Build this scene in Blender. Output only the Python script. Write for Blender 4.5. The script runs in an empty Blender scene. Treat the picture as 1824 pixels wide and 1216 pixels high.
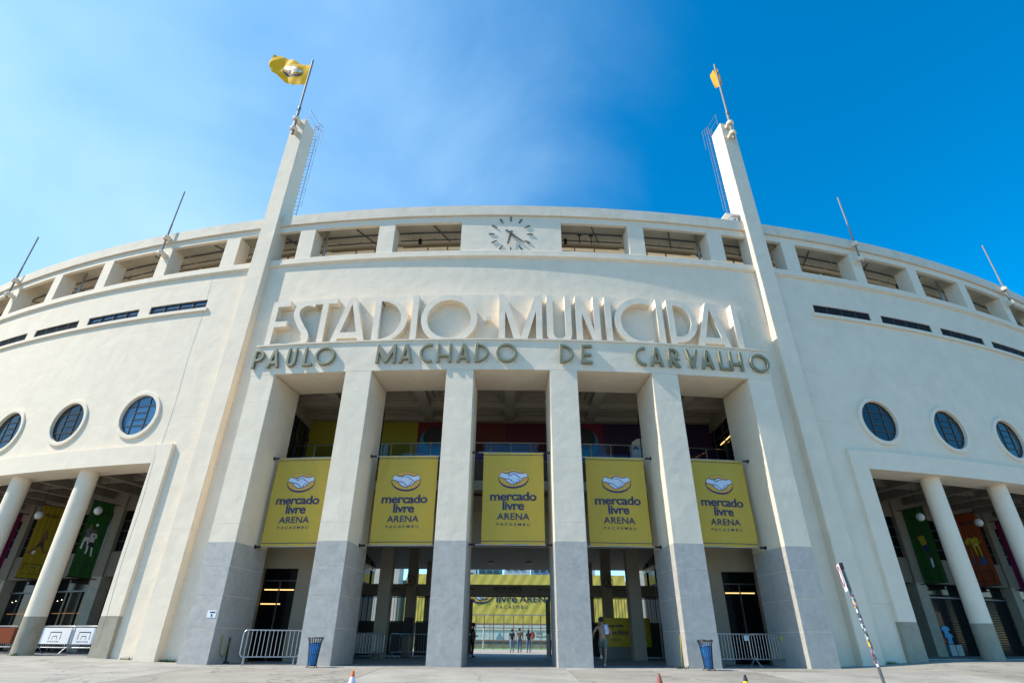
import bpy, bmesh, math, random
from math import sin, cos, pi, radians, hypot, atan2
from mathutils import Vector, Matrix
random.seed(7)
SC = bpy.context.scene
COL = SC.collection
R = 78.986            # radius of the curved facade (front plane of the portico)

# ------------------------------------------------------------------ camera
cd = bpy.data.cameras.new('camera'); cam = bpy.data.objects.new('camera', cd); COL.objects.link(cam)
cd.sensor_width = 36.0; cd.lens = 976.618 * 36 / 1824; cd.clip_end = 4000; cd.clip_start = 0.05
_p, _r, _y = radians(28.625), radians(0.406), radians(0.208)
_f = Vector((sin(_y)*cos(_p), cos(_y)*cos(_p), sin(_p))); _rt = Vector((cos(_y), -sin(_y), 0)); _up = _rt.cross(_f)
_r2 = _rt*cos(_r) + _up*sin(_r); _u2 = -_rt*sin(_r) + _up*cos(_r)
cam.matrix_world = Matrix(((_r2.x, _u2.x, -_f.x, -0.081), (_r2.y, _u2.y, -_f.y, -22.0), (_r2.z, _u2.z, -_f.z, 0.806), (0, 0, 0, 1)))
SC.camera = cam

# ------------------------------------------------------------------ sky and sun
SUN_EL, SUN_PHI = radians(48.0), radians(10.8)      # PHI: how far the sun stands in front of the facade plane
to_sun = Vector((-cos(SUN_PHI)*cos(SUN_EL), -sin(SUN_PHI)*cos(SUN_EL), sin(SUN_EL)))
w = bpy.data.worlds.new('World'); SC.world = w; w.use_nodes = True
nt = w.node_tree; nt.nodes.clear()
def wn(t, **k):
    n = nt.nodes.new(t)
    for a, b in k.items(): setattr(n, a, b)
    return n
out = wn('ShaderNodeOutputWorld'); bg = wn('ShaderNodeBackground'); bg.inputs[1].default_value = 0.13
sky = wn('ShaderNodeTexSky', sky_type='NISHITA', sun_disc=False)
sky.sun_elevation = SUN_EL; sky.sun_rotation = atan2(to_sun.x, to_sun.y)
sky.altitude = 700; sky.air_density = 1.0; sky.dust_density = 0.5; sky.ozone_density = 2.0
hs = wn('ShaderNodeHueSaturation'); hs.inputs['Hue'].default_value = .492; hs.inputs['Saturation'].default_value = 1.5; hs.inputs['Value'].default_value = 1.22
tc = wn('ShaderNodeTexCoord')
mp = wn('ShaderNodeMapping'); mp.inputs['Scale'].default_value = (1.0, 1.0, 1.3); mp.inputs['Location'].default_value = (.4, .2, .1)
nz = wn('ShaderNodeTexNoise'); nz.inputs['Scale'].default_value = 1.5; nz.inputs['Detail'].default_value = 4; nz.inputs['Roughness'].default_value = .5; nz.inputs['Distortion'].default_value = .15
dot = wn('ShaderNodeVectorMath', operation='DOT_PRODUCT'); dot.inputs[1].default_value = (-0.80, 0.35, 0.48)
mr1 = wn('ShaderNodeMapRange'); mr1.inputs[1].default_value = .58; mr1.inputs[2].default_value = 1.45; mr1.interpolation_type = 'SMOOTHSTEP'
mr2 = wn('ShaderNodeMapRange'); mr2.inputs[1].default_value = .0; mr2.inputs[2].default_value = .68; mr2.inputs[3].default_value = .12; mr2.interpolation_type = 'SMOOTHSTEP'
mul = wn('ShaderNodeMath', operation='MULTIPLY'); mul2 = wn('ShaderNodeMath', operation='MULTIPLY'); mul2.inputs[1].default_value = .95
mx = wn('ShaderNodeMix', data_type='RGBA'); mx.inputs[7].default_value = (2.95, 4.5, 5.9, 1)
L = nt.links.new
L(sky.outputs[0], hs.inputs['Color']); L(tc.outputs['Generated'], mp.inputs[0]); L(mp.outputs[0], nz.inputs[0])
L(tc.outputs['Generated'], dot.inputs[0]); nz2 = wn('ShaderNodeTexNoise'); nz2.inputs['Scale'].default_value = 2.1; nz2.inputs['Detail'].default_value = 6; nz2.inputs['Roughness'].default_value = .55; nz2.inputs['Distortion'].default_value = .6; L(mp.outputs[0], nz2.inputs[0]); ad = wn('ShaderNodeMath', operation='MULTIPLY_ADD'); ad.inputs[1].default_value = .55; L(nz2.outputs[0], ad.inputs[0]); L(dot.outputs['Value'], ad.inputs[2]); L(ad.outputs[0], mr1.inputs[0]); L(nz.outputs[0], mr2.inputs[0])
L(mr1.outputs[0], mul.inputs[0]); L(mr2.outputs[0], mul.inputs[1]); L(mul.outputs[0], mul2.inputs[0])
L(mul2.outputs[0], mx.inputs[0]); L(hs.outputs[0], mx.inputs[6]); L(mx.outputs[2], bg.inputs[0]); L(bg.outputs[0], out.inputs[0])
sd = bpy.data.lights.new('sun', 'SUN'); sd.energy = 3.9; sd.angle = radians(0.5); sd.color = (1, .925, .81)
so = bpy.data.objects.new('sun', sd); COL.objects.link(so); so.rotation_euler = (-to_sun).to_track_quat('-Z', 'Y').to_euler(); so.location = to_sun*80
SC.view_settings.view_transform = 'Standard'; SC.view_settings.look = 'None'; SC.view_settings.exposure = 0.74; SC.view_settings.gamma = 1
SC.view_settings.use_curve_mapping = False
SC.cycles.use_denoising = True
SC.cycles.max_bounces = 8; SC.cycles.diffuse_bounces = 5

# ------------------------------------------------------------------ helpers
def cyl(s, off, z):
    a = s/R
    return ((R-off)*sin(a), R-(R-off)*cos(a), z)
def off_of(x, y): return R - hypot(x, y-R)
def smooth01(t):
    t = max(0, min(1, t)); return t*t*(3-2*t)
def gz(x, y):
    d = -off_of(x, y)
    r = smooth01((abs(x)-11.5)/6.5)*(.15 if x < 0 else .22)
    return r*max(0, 1-max(d, 0)/14) - .032*max(0, min(d-.3, 26))

def tag(o, label=None, cat=None, group=None, kind=None):
    if label: o['label'] = label
    if cat: o['category'] = cat
    if group: o['group'] = group
    if kind: o['kind'] = kind
    return o
ORG = {}
def thing(name, loc, label, cat, group=None, rz=0):
    o = bpy.data.objects.new(name, None); COL.objects.link(o); o.location = loc; o.rotation_euler = (0, 0, rz)
    o.empty_display_size = .3
    ORG[o.name] = Vector(loc)
    return tag(o, label, cat, group)
def link(name, me, parent=None):
    o = bpy.data.objects.new(name, me); COL.objects.link(o)
    if parent is not None:
        o.parent = parent; ORG[o.name] = ORG.get(parent.name, Vector((0, 0, 0)))
    return o
def copy_tree(o, parent=None):
    c = o.copy(); COL.objects.link(c)
    if parent is not None: c.parent = parent
    for ch in list(o.children): copy_tree(ch, c)
    return c

class MB:
    def __init__(s): s.v = []; s.f = []
    def quad(s, *p):
        n = len(s.v); s.v += [tuple(q) for q in p]; s.f.append(tuple(range(n, n+len(p)))); return s
    def hexa(s, b, t):      # b, t: 4 bottom, 4 top points (ccw from above)
        n = len(s.v); s.v += [tuple(q) for q in b] + [tuple(q) for q in t]
        s.f += [(n+3, n+2, n+1, n), (n+4, n+5, n+6, n+7)] + [(n+i, n+(i+1) % 4, n+4+(i+1) % 4, n+4+i) for i in range(4)]
        return s
    def box(s, x0, x1, y0, y1, z0, z1):
        return s.hexa([(x0, y0, z0), (x1, y0, z0), (x1, y1, z0), (x0, y1, z0)], [(x0, y0, z1), (x1, y0, z1), (x1, y1, z1), (x0, y1, z1)])
    def obox(s, c, ux, hx, hy, hz):   # oriented box, ux = horizontal unit direction
        ux = Vector((ux[0], ux[1], 0)).normalized(); uy = Vector((-ux.y, ux.x, 0)); c = Vector(c); uz = Vector((0, 0, 1))
        q = [c + ux*a*hx + uy*b*hy for a, b in ((-1, -1), (1, -1), (1, 1), (-1, 1))]
        return s.hexa([p - uz*hz for p in q], [p + uz*hz for p in q])
    def sbox(s, s0, s1, o0, o1, z0, z1, step=.6):
        n = max(1, int(math.ceil((s1-s0)/step))); b = len(s.v)
        for i in range(n+1):
            t = s0+(s1-s0)*i/n
            s.v += [cyl(t, o0, z0), cyl(t, o1, z0), cyl(t, o1, z1), cyl(t, o0, z1)]
        for i in range(n):
            k = b+4*i
            s.f += [(k, k+1, k+5, k+4), (k+1, k+2, k+6, k+5), (k+2, k+3, k+7, k+6), (k+3, k, k+4, k+7)]
        s.f += [(b, b+3, b+2, b+1), (b+4*n, b+4*n+1, b+4*n+2, b+4*n+3)]
        return s
    def tube(s, p0, p1, r, n=8, r1=None, caps=True):
        p0, p1 = Vector(p0), Vector(p1); d = (p1-p0)
        if d.length < 1e-6: return s
        d.normalize(); a = Vector((0, 0, 1)) if abs(d.z) < .9 else Vector((1, 0, 0)); u = d.cross(a).normalized(); v = d.cross(u)
        b = len(s.v); r1 = r if r1 is None else r1
        for p, rr in ((p0, r), (p1, r1)):
            for i in range(n):
                t = 2*pi*i/n; s.v.append(tuple(p + u*cos(t)*rr + v*sin(t)*rr))
        for i in range(n): s.f.append((b+i, b+n+i, b+n+(i+1) % n, b+(i+1) % n))
        if caps: s.f += [tuple(range(b, b+n)), tuple(range(b+2*n-1, b+n-1, -1))]
        return s
    def path(s, pts, r, n=6, closed=False):
        pts = [Vector(p) for p in pts]; m = len(pts); b = len(s.v); pu = None
        for i in range(m):
            if closed: d = pts[(i+1) % m]-pts[i-1]
            else: d = pts[min(i+1, m-1)]-pts[max(i-1, 0)]
            d.normalize()
            if pu is None:
                a = Vector((0, 0, 1)) if abs(d.z) < .9 else Vector((1, 0, 0)); u = d.cross(a).normalized()
            else: u = (pu - d*pu.dot(d)).normalized()
            pu = u; v = d.cross(u)
            for k in range(n):
                t = 2*pi*k/n; s.v.append(tuple(pts[i]+u*cos(t)*r+v*sin(t)*r))
        for i in range(m if closed else m-1):
            for k in range(n):
                j = (i+1) % m; s.f.append((b+i*n+k, b+i*n+(k+1) % n, b+j*n+(k+1) % n, b+j*n+k))
        if not closed: s.f += [tuple(range(b+n-1, b-1, -1)), tuple(range(b+(m-1)*n, b+m*n))]
        return s
    def lathe(s, prof, c=(0, 0, 0), n=24, caps=True):    # prof: (r, z) bottom to top
        b = len(s.v)
        for r, z in prof:
            for i in range(n):
                t = 2*pi*i/n; s.v.append((c[0]+r*cos(t), c[1]+r*sin(t), c[2]+z))
        for j in range(len(prof)-1):
            for i in range(n): s.f.append((b+j*n+i, b+j*n+(i+1) % n, b+(j+1)*n+(i+1) % n, b+(j+1)*n+i))
        if caps: s.f += [tuple(range(b+n-1, b-1, -1)), tuple(range(b+(len(prof)-1)*n, b+len(prof)*n))]
        return s
    def prism(s, pts, f0, f1):   # 2-D outline to 3-D with two mapping functions
        n = len(pts); b = len(s.v); s.v += [tuple(f0(*p)) for p in pts] + [tuple(f1(*p)) for p in pts]
        s.f += [tuple(range(b, b+n)), tuple(range(b+2*n-1, b+n-1, -1))] + [(b+i, b+n+i, b+n+(i+1) % n, b+(i+1) % n) for i in range(n)]
        return s
    def build(s, name, m, parent=None, smooth=None, bevel=0, weld=False):
        o0 = ORG.get(parent.name, Vector((0, 0, 0))) if parent is not None else Vector((0, 0, 0))
        me = bpy.data.meshes.new(name); me.from_pydata([(a-o0.x, b-o0.y, c-o0.z) for a, b, c in s.v], [], s.f)
        bm = bmesh.new(); bm.from_mesh(me)
        if weld: bmesh.ops.remove_doubles(bm, verts=bm.verts, dist=1e-4)
        bmesh.ops.recalc_face_normals(bm, faces=bm.faces)
        if bevel:
            es = [e for e in bm.edges if len(e.link_faces) == 2 and e.calc_face_angle(0) > .6]
            bmesh.ops.bevel(bm, geom=es, offset=bevel, segments=2, affect='EDGES', clamp_overlap=True)
        bm.to_mesh(me); bm.free()
        if m is not None: me.materials.append(m)
        if smooth is not None:
            me.shade_smooth(); me.set_sharp_from_angle(angle=radians(smooth))
        return link(name, me, parent)

# ------------------------------------------------------------------ materials
def mat(name, col, rough=.8, var=.08, nscale=3.0, bump=0.0, bscale=30.0, metal=0.0, spec=.5, streak=0.0, lines=None, stain=0.0, trans=0.0, coat=0, crack=0):
    m = bpy.data.materials.new(name); m.use_nodes = True; t = m.node_tree; b = t.nodes['Principled BSDF']
    N = t.nodes.new; K = t.links.new
    b.inputs['Roughness'].default_value = rough; b.inputs['Metallic'].default_value = metal; b.inputs['Specular IOR Level'].default_value = spec
    if coat: b.inputs['Coat Weight'].default_value = coat
    tcn = N('ShaderNodeTexCoord'); src = tcn.outputs['Object']
    n1 = N('ShaderNodeTexNoise'); n1.inputs['Scale'].default_value = nscale; n1.inputs['Detail'].default_value = 6; n1.inputs['Roughness'].default_value = .6
    K(src, n1.inputs['Vector'])
    cr = N('ShaderNodeValToRGB'); e = cr.color_ramp.elements
    e[0].position = .28; e[1].position = .72
    e[0].color = (*[c*(1-var) for c in col], 1); e[1].color = (*[min(1, c*(1+var)) for c in col], 1)
    K(n1.outputs[0], cr.inputs[0]); cur = cr.outputs[0]
    def dark(fac, colr):
        nonlocal cur
        x = N('ShaderNodeMix'); x.data_type = 'RGBA'; x.inputs[7].default_value = (*colr, 1)
        K(fac, x.inputs[0]); K(cur, x.inputs[6]); cur = x.outputs[2]
    if streak:
        mpn = N('ShaderNodeMapping'); mpn.inputs['Scale'].default_value = (1.6, 1.6, .12); K(src, mpn.inputs[0])
        n2 = N('ShaderNodeTexNoise'); n2.inputs['Scale'].default_value = 1.7; n2.inputs['Detail'].default_value = 8; n2.inputs['Roughness'].default_value = .7; K(mpn.outputs[0], n2.inputs['Vector'])
        r2 = N('ShaderNodeMapRange'); r2.inputs[1].default_value = .55; r2.inputs[2].default_value = .85; r2.inputs[4].default_value = streak; K(n2.outputs[0], r2.inputs[0])
        dark(r2.outputs[0], [c*.55 for c in col])
    if stain:
        n3 = N('ShaderNodeTexNoise'); n3.inputs['Scale'].default_value = nscale*.35; n3.inputs['Detail'].default_value = 9; n3.inputs['Roughness'].default_value = .72; K(src, n3.inputs['Vector'])
        r3 = N('ShaderNodeMapRange'); r3.inputs[1].default_value = .48; r3.inputs[2].default_value = .7; r3.inputs[4].default_value = stain; K(n3.outputs[0], r3.inputs[0])
        dark(r3.outputs[0], [c*.5 for c in col])
    if crack:
        nw = N('ShaderNodeTexNoise'); nw.inputs['Scale'].default_value = 1.3; nw.inputs['Detail'].default_value = 5; K(src, nw.inputs['Vector'])
        vm = N('ShaderNodeVectorMath'); vm.operation = 'MULTIPLY_ADD'; vm.inputs[1].default_value = (.9, .9, .9); K(nw.outputs[1], vm.inputs[0]); K(src, vm.inputs[2])
        vo = N('ShaderNodeTexVoronoi'); vo.feature = 'DISTANCE_TO_EDGE'; vo.inputs['Scale'].default_value = .33; K(vm.outputs[0], vo.inputs['Vector'])
        rc = N('ShaderNodeMapRange'); rc.inputs[1].default_value = .012; rc.inputs[2].default_value = .0; rc.inputs[4].default_value = crack; K(vo.outputs['Distance'], rc.inputs[0])
        dark(rc.outputs[0], [c*.35 for c in col])
        n7 = N('ShaderNodeTexNoise'); n7.inputs['Scale'].default_value = .8; n7.inputs['Detail'].default_value = 8; n7.inputs['Roughness'].default_value = .7; n7.inputs['Distortion'].default_value = 1.2; K(src, n7.inputs['Vector'])
        r7 = N('ShaderNodeMapRange'); r7.inputs[1].default_value = .60; r7.inputs[2].default_value = .68; r7.inputs[4].default_value = .45; K(n7.outputs[0], r7.inputs[0])
        dark(r7.outputs[0], [min(1, c*1.35) for c in col])
    if lines:      # hairline day joints of the render
        per, ph, wd, st = lines
        sx = N('ShaderNodeSeparateXYZ'); K(src, sx.inputs[0])
        nl = N('ShaderNodeTexNoise'); nl.inputs['Scale'].default_value = .9; nl.inputs['Detail'].default_value = 4; K(src, nl.inputs['Vector'])
        wob = N('ShaderNodeMath'); wob.operation = 'MULTIPLY_ADD'; wob.inputs[1].default_value = .05; K(nl.outputs[0], wob.inputs[0]); K(sx.outputs[2], wob.inputs[2])
        a1 = N('ShaderNodeMath'); a1.operation = 'ADD'; a1.inputs[1].default_value = ph; K(wob.outputs[0], a1.inputs[0])
        d1 = N('ShaderNodeMath'); d1.operation = 'PINGPONG'; d1.inputs[1].default_value = per/2; K(a1.outputs[0], d1.inputs[0])
        r4 = N('ShaderNodeMapRange'); r4.inputs[1].default_value = wd; r4.inputs[2].default_value = 0; r4.inputs[4].default_value = st; K(d1.outputs[0], r4.inputs[0])
        ns = N('ShaderNodeTexNoise'); ns.inputs['Scale'].default_value = .5; K(src, ns.inputs['Vector'])
        rs = N('ShaderNodeMapRange'); rs.inputs[1].default_value = .42; rs.inputs[2].default_value = .6; K(ns.outputs[0], rs.inputs[0])
        mm = N('ShaderNodeMath'); mm.operation = 'MULTIPLY'; K(r4.outputs[0], mm.inputs[0]); K(rs.outputs[0], mm.inputs[1])
        dark(mm.outputs[0], [c*.4 for c in col])
    K(cur, b.inputs['Base Color'])
    if bump:
        n5 = N('ShaderNodeTexNoise'); n5.inputs['Scale'].default_value = bscale; n5.inputs['Detail'].default_value = 5; K(src, n5.inputs['Vector'])
        bp = N('ShaderNodeBump'); bp.inputs['Strength'].default_value = bump; bp.inputs['Distance'].default_value = .02
        K(n5.outputs[0], bp.inputs['Height']); K(bp.outputs[0], b.inputs['Normal'])
        if lines or streak:     # a slow trowel wave under the fine grain
            n6 = N('ShaderNodeTexNoise'); n6.inputs['Scale'].default_value = 1.5; n6.inputs['Detail'].default_value = 3; K(src, n6.inputs['Vector'])
            b2 = N('ShaderNodeBump'); b2.inputs['Strength'].default_value = .5; b2.inputs['Distance'].default_value = .05
            K(n6.outputs[0], b2.inputs['Height']); K(b2.outputs[0], bp.inputs['Normal'])
    if trans:
        tr = N('ShaderNodeBsdfTranslucent'); K(cur, tr.inputs[0]); ms = N('ShaderNodeMixShader'); ms.inputs[0].default_value = trans
        o = t.nodes['Material Output']; K(b.outputs[0], ms.inputs[1]); K(tr.outputs[0], ms.inputs[2]); K(ms.outputs[0], o.inputs[0])
    return m
def emit(name, col, st):
    m = bpy.data.materials.new(name); m.use_nodes = True; b = m.node_tree.nodes['Principled BSDF']
    b.inputs['Base Color'].default_value = (*col, 1); b.inputs['Emission Color'].default_value = (*col, 1); b.inputs['Emission Strength'].default_value = st
    return m
def glass_dark(name, col=(.012, .016, .02), rough=.03, ior=1.42):
    m = mat(name, col, rough, .1, 2.0, spec=.8); m.node_tree.nodes['Principled BSDF'].inputs['IOR'].default_value = ior
    return m
def glass_clear(name, tint, fac):
    m = bpy.data.materials.new(name); m.use_nodes = True; t = m.node_tree; o = t.nodes['Material Output']
    a = t.nodes.new('ShaderNodeBsdfTransparent'); a.inputs[0].default_value = (*tint, 1)
    g = t.nodes.new('ShaderNodeBsdfGlossy'); g.inputs['Roughness'].default_value = .03
    x = t.nodes.new('ShaderNodeMixShader'); x.inputs[0].default_value = fac
    t.links.new(a.outputs[0], x.inputs[1]); t.links.new(g.outputs[0], x.inputs[2]); t.links.new(x.outputs[0], o.inputs[0])
    return m

CREAM = (.775, .665, .515)
M = {}
M['plaster'] = mat('painted_render', CREAM, .88, .055, 1.1, .18, 42, streak=.24, stain=.07, lines=(2.62, .35, .012, .5))
M['plaster_trim'] = mat('painted_trim', (.78, .67, .52), .85, .04, 2.0, .12, 42, streak=.14)
M['plaster_top'] = mat('weathered_parapet', (.72, .625, .49), .9, .06, 1.8, .22, 34, streak=.45, stain=.2)
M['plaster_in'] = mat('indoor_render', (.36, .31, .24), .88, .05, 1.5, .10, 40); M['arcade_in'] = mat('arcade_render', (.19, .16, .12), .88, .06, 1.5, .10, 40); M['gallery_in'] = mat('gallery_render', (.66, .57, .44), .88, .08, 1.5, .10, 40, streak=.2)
M['granite'] = mat('grey_stone_base', (.45, .425, .385), .75, .10, 5.0, .3, 70, streak=.5, stain=.34)
M['dado'] = mat('olive_stone_base', (.335, .30, .225), .85, .12, 3.0, .3, 60, streak=.2, stain=.3)
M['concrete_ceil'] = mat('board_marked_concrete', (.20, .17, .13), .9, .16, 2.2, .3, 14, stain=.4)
M['letter'] = mat('sage_green_letter_paint', (.215, .205, .125), .48, .08, 4, .04, 50)
M['bigletter'] = mat('painted_letter_render', (.78, .67, .525), .86, .04, 2.5, .14, 40, streak=.16)
M['clock'] = mat('dark_bronze_paint', (.115, .105, .085), .5, .1, 4)
M['glass'] = glass_dark('dark_window_glass'); M['glass_sky'] = glass_dark('painted_sky_glass', (.035, .105, .20), .04, 1.6); M['glass_black'] = glass_dark('black_shop_glass', (.005, .006, .007), .08, 1.3)  # a few left panes have the sky's blue reflection painted into their base colour
M['frame'] = mat('dark_steel_frame', (.07, .072, .075), .45, .1, 6, metal=.3)
M['framelight'] = mat('window_bar_paint', (.10, .095, .088), .7, .08, 6, spec=.2)
M['steel'] = mat('galvanised_steel', (.50, .51, .52), .34, .10, 9, metal=.85)
M['steel_dark'] = mat('dull_grey_steel', (.16, .165, .17), .45, .12, 8, metal=.6)
M['pole'] = mat('dull_pole_paint', (.25, .235, .22), .55, .12, 8, spec=.25)
M['shutter'] = mat('dark_shutter', (.010, .011, .012), .75, .1, 6, spec=.15)
M['black'] = mat('black_paint', (.012, .012, .013), .5, .1, 6)
M['darkwall'] = mat('dark_cladding', (.022, .024, .028), .6, .2, 3)
M['brown'] = mat('dark_brown_panel', (.06, .035, .028), .7, .1, 3)
M['greybeam'] = mat('grey_painted_beam', (.24, .225, .19), .7, .1, 4)
M['concrete'] = mat('plaza_concrete', (.295, .27, .225), .88, .20, .5, .5, 24, stain=.6, crack=.7)
M['concrete2'] = mat('plaza_concrete_pale', (.335, .31, .27), .88, .18, .7, .5, 24, stain=.55, crack=.6)
M['floor'] = mat('inner_floor_screed', (.24, .235, .225), .7, .18, .8, .25, 20, stain=.35)
M['ground'] = mat('square_asphalt', (.075, .075, .076), .9, .15, .3, .3, 8)
M['yellow'] = mat('yellow_banner_cloth', (.82, .60, .10), .8, .03, 5, .12, 180, trans=.42)
M['yellow_far'] = mat('yellow_tarp', (.82, .60, .11), .8, .06, .8, .1, 20)
M['flag'] = mat('yellow_flag_cloth', (.90, .47, .008), .75, .03, 5, .08, 150, trans=.35)
M['navy'] = mat('navy_print', (.024, .032, .10), .75, .04, 5)
M['logo_gold'] = mat('gold_print', (.62, .36, .07), .8, .04, 5)
M['logo_pale'] = mat('pale_blue_print', (.56, .66, .80), .8, .03, 5)
M['blk'] = mat('black_print', (.016, .015, .015), .8, .1, 5)
M['green'] = mat('green_banner_cloth', (.014, .085, .014), .8, .05, 5, trans=.25)
M['yel2'] = mat('mustard_banner_cloth', (.28, .21, .008), .8, .05, 5, trans=.25)
M['magenta'] = mat('magenta_banner_cloth', (.14, .005, .06), .8, .05, 5, trans=.25)
M['orange'] = mat('orange_banner_cloth', (.24, .045, .010), .8, .05, 5, trans=.2)
M['white'] = mat('white_panel', (.78, .79, .80), .55, .02, 3)
M['globe'] = mat('opal_glass_globe', (.55, .55, .53), .25, .01, 3)
M['blue_bag'] = mat('blue_plastic_bag', (.02, .30, .80), .28, .2, 14, .5, 40, spec=.6)
M['cone_orange'] = mat('orange_cone_plastic', (.75, .13, .03), .5, .06, 8); M['cone_white'] = mat('lilac_white_cone_band', (.72, .68, .78), .45, .05, 8)
M['cone_red'] = mat('faded_red_cone_plastic', (.30, .075, .06), .55, .08, 8); M['cone_yellow'] = mat('yellow_cone_band', (.82, .62, .02), .5, .05, 8)
M['hivis'] = mat('lime_vest_cloth', (.36, .72, .04), .8, .06, 8); M['skin'] = mat('skin_tone', (.42, .24, .165), .55, .06, 6)
M['skin2'] = mat('deep_skin_tone', (.22, .12, .08), .55, .06, 6)
M['hair'] = mat('dark_hair', (.018, .013, .010), .6, .2, 30)
M['denim'] = mat('blue_denim', (.075, .16, .29), .85, .12, 12); M['denim_pale'] = mat('pale_denim', (.19, .30, .43), .85, .12, 12)
M['navy_cloth'] = mat('navy_cloth', (.018, .025, .05), .85, .08, 8); M['grey_cloth'] = mat('grey_olive_cloth', (.115, .115, .095), .85, .08, 8)
M['black_cloth'] = mat('black_cloth', (.010, .010, .012), .85, .1, 8); M['shorts'] = mat('grey_green_shorts_cloth', (.15, .19, .17), .85, .08, 8)
M['shoe'] = mat('dark_shoe', (.03, .03, .035), .6, .1, 8); M['shoe_white'] = mat('white_shoe', (.62, .62, .62), .6, .1, 8)
M['towel'] = mat('pale_patterned_towel', (.62, .66, .82), .85, .18, 30)
M['turf'] = mat('green_turf', (.05, .20, .05), .9, .2, 2)
M['red'] = mat('red_print', (.55, .03, .04), .6, .05, 5)
M['led'] = emit('warm_led_tube', (1, .62, .22), 1.0)
M['spot'] = emit('warm_ceiling_spot', (1, .86, .6), 3.0)
M['clearglass'] = glass_clear('railing_glass', (.78, .80, .86), .035)
M['fur'] = mat('weed_green', (.07, .12, .02), .9, .3, 20)

# ------------------------------------------------------------------ ground
def ground_sheet():
    xs = [-1500, -500, -200, -100] + [i*4 for i in range(-15, 16)] + [100, 200, 500, 1500]
    ys = [-1500, -500, -200, -90, -60, -45, -36] + [-32+2*i for i in range(0, 22)] + [16, 24, 40, 80, 150, 400, 1500]
    m = MB(); n = len(xs)
    for y in ys:
        for x in xs: m.v.append((x, y, gz(x, y)-.03))
    for j in range(len(ys)-1):
        for i in range(n-1): m.f.append((j*n+i, j*n+i+1, (j+1)*n+i+1, (j+1)*n+i))
    o = m.build('ground', M['ground'], smooth=40); tag(o, kind='structure')
ground_sheet()
plaza = bpy.data.objects.new('plaza_pavement', None); COL.objects.link(plaza); tag(plaza, kind='structure'); ORG[plaza.name] = Vector((0, 0, 0))
def plaza_slab(x0, x1, y0, y1, mm):
    g = .012; nx = 10; ny = 10; m = MB()
    for j in range(ny+1):
        for i in range(nx+1):
            x = x0+g+(x1-x0-2*g)*i/nx; y = y0+g+(y1-y0-2*g)*j/ny; m.v.append((x, y, gz(x, y)))
    for j in range(ny):
        for i in range(nx):
            k = j*(nx+1)+i; m.f.append((k, k+1, k+nx+2, k+nx+1))
    b = len(m.v)        # skirt, so each slab has an edge
    rim = [i for i in range(nx+1)] + [(j+1)*(nx+1)+nx for j in range(ny)] + [ny*(nx+1)+nx-1-i for i in range(nx)] + [(ny-1-j)*(nx+1) for j in range(ny-1)]
    m.v += [(m.v[i][0], m.v[i][1], m.v[i][2]-.028) for i in rim]
    for i in range(len(rim)): m.f.append((rim[i], rim[(i+1) % len(rim)], b+(i+1) % len(rim), b+i))
    m.build('paving_slab', mm, plaza, smooth=40)
for ix in range(-9, 9):
    for iy in range(-7, 4):
        x0 = ix*6.2+1.9; x1 = x0+6.2; y0 = iy*4.4-.9; y1 = y0+4.4
        if min(off_of(x, y) for x in (x0, x1) for y in (y0, y1)) > 1.4: continue
        plaza_slab(x0, x1, y0, y1, random.choice([M['concrete'], M['concrete2']]))
MB().sbox(-12.6, 12.6, .35, 18.2, -.02, .006, 1.0).build('passage_floor', M['floor']).__setitem__('kind', 'structure')

# ------------------------------------------------------------------ the stadium building
ST = thing('stadium_building', (0, 0, 0), 'long curved cream white stadium building with pillared entrance and two tall pylons', 'stadium')
SH = -.08
OP = [2.75, 7.4, 12.05, 16.7, 21.2, 25.7, 30.2, 34.7, 39.2, 43.7, 48.2]     # where the gallery openings begin, 3.75 wide
OW = 3.75; WING_END = 52.4
WO, WB = 1.265, 1.72           # wall front and back
ROUND_Z, ROUND_R = 10.39, 1.04
def both(lst): return [(s0+SH, s1+SH) for s0, s1 in lst] + [(-s1+SH, -s0+SH) for s0, s1 in lst]
SLITS = [(OP[k]+.03, OP[k]+3.75) for k in range(3, len(OP))]
ROUNDS = [OP[k]+1.93 for k in range(3, len(OP))]

def grid(brk, step):
    brk = sorted(set(round(b, 4) for b in brk)); g = []
    for a, b in zip(brk, brk[1:]):
        n = max(1, int(math.ceil((b-a)/step))); g += [a+(b-a)*i/n for i in range(n)]
    return g+[brk[-1]]
def wall_mesh(sg, zg, hole, name, m):
    mb = MB(); ns = len(sg)
    for z in zg:
        for s in sg: mb.v.append(cyl(s, WO, z))
    nf = len(mb.v)
    for z in zg:
        for s in sg: mb.v.append(cyl(s, WB, z))
    H = [[hole((sg[i]+sg[i+1])/2, (zg[j]+zg[j+1])/2) for i in range(ns-1)] for j in range(len(zg)-1)]
    for j in range(len(zg)-1):
        for i in range(ns-1):
            if H[j][i]: continue
            k = j*ns+i; mb.f.append((k, k+1, k+ns+1, k+ns))
            for dj, di, a, b in ((0, -1, k, k+ns), (0, 1, k+ns+1, k+1), (-1, 0, k+1, k), (1, 0, k+ns, k+ns+1)):
                jj, ii = j+dj, i+di
                h = H[jj][ii] if 0 <= jj < len(zg)-1 and 0 <= ii < ns-1 else 1
                if h == 1: mb.f.append((a, b, b+nf, a+nf))
    used = sorted({i for f in mb.f for i in f}); mp_ = {o: n for n, o in enumerate(used)}
    mb.v = [mb.v[i] for i in used]; mb.f = [tuple(mp_[i] for i in f) for f in mb.f]
    return mb.build(name, m, ST, smooth=20)
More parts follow.
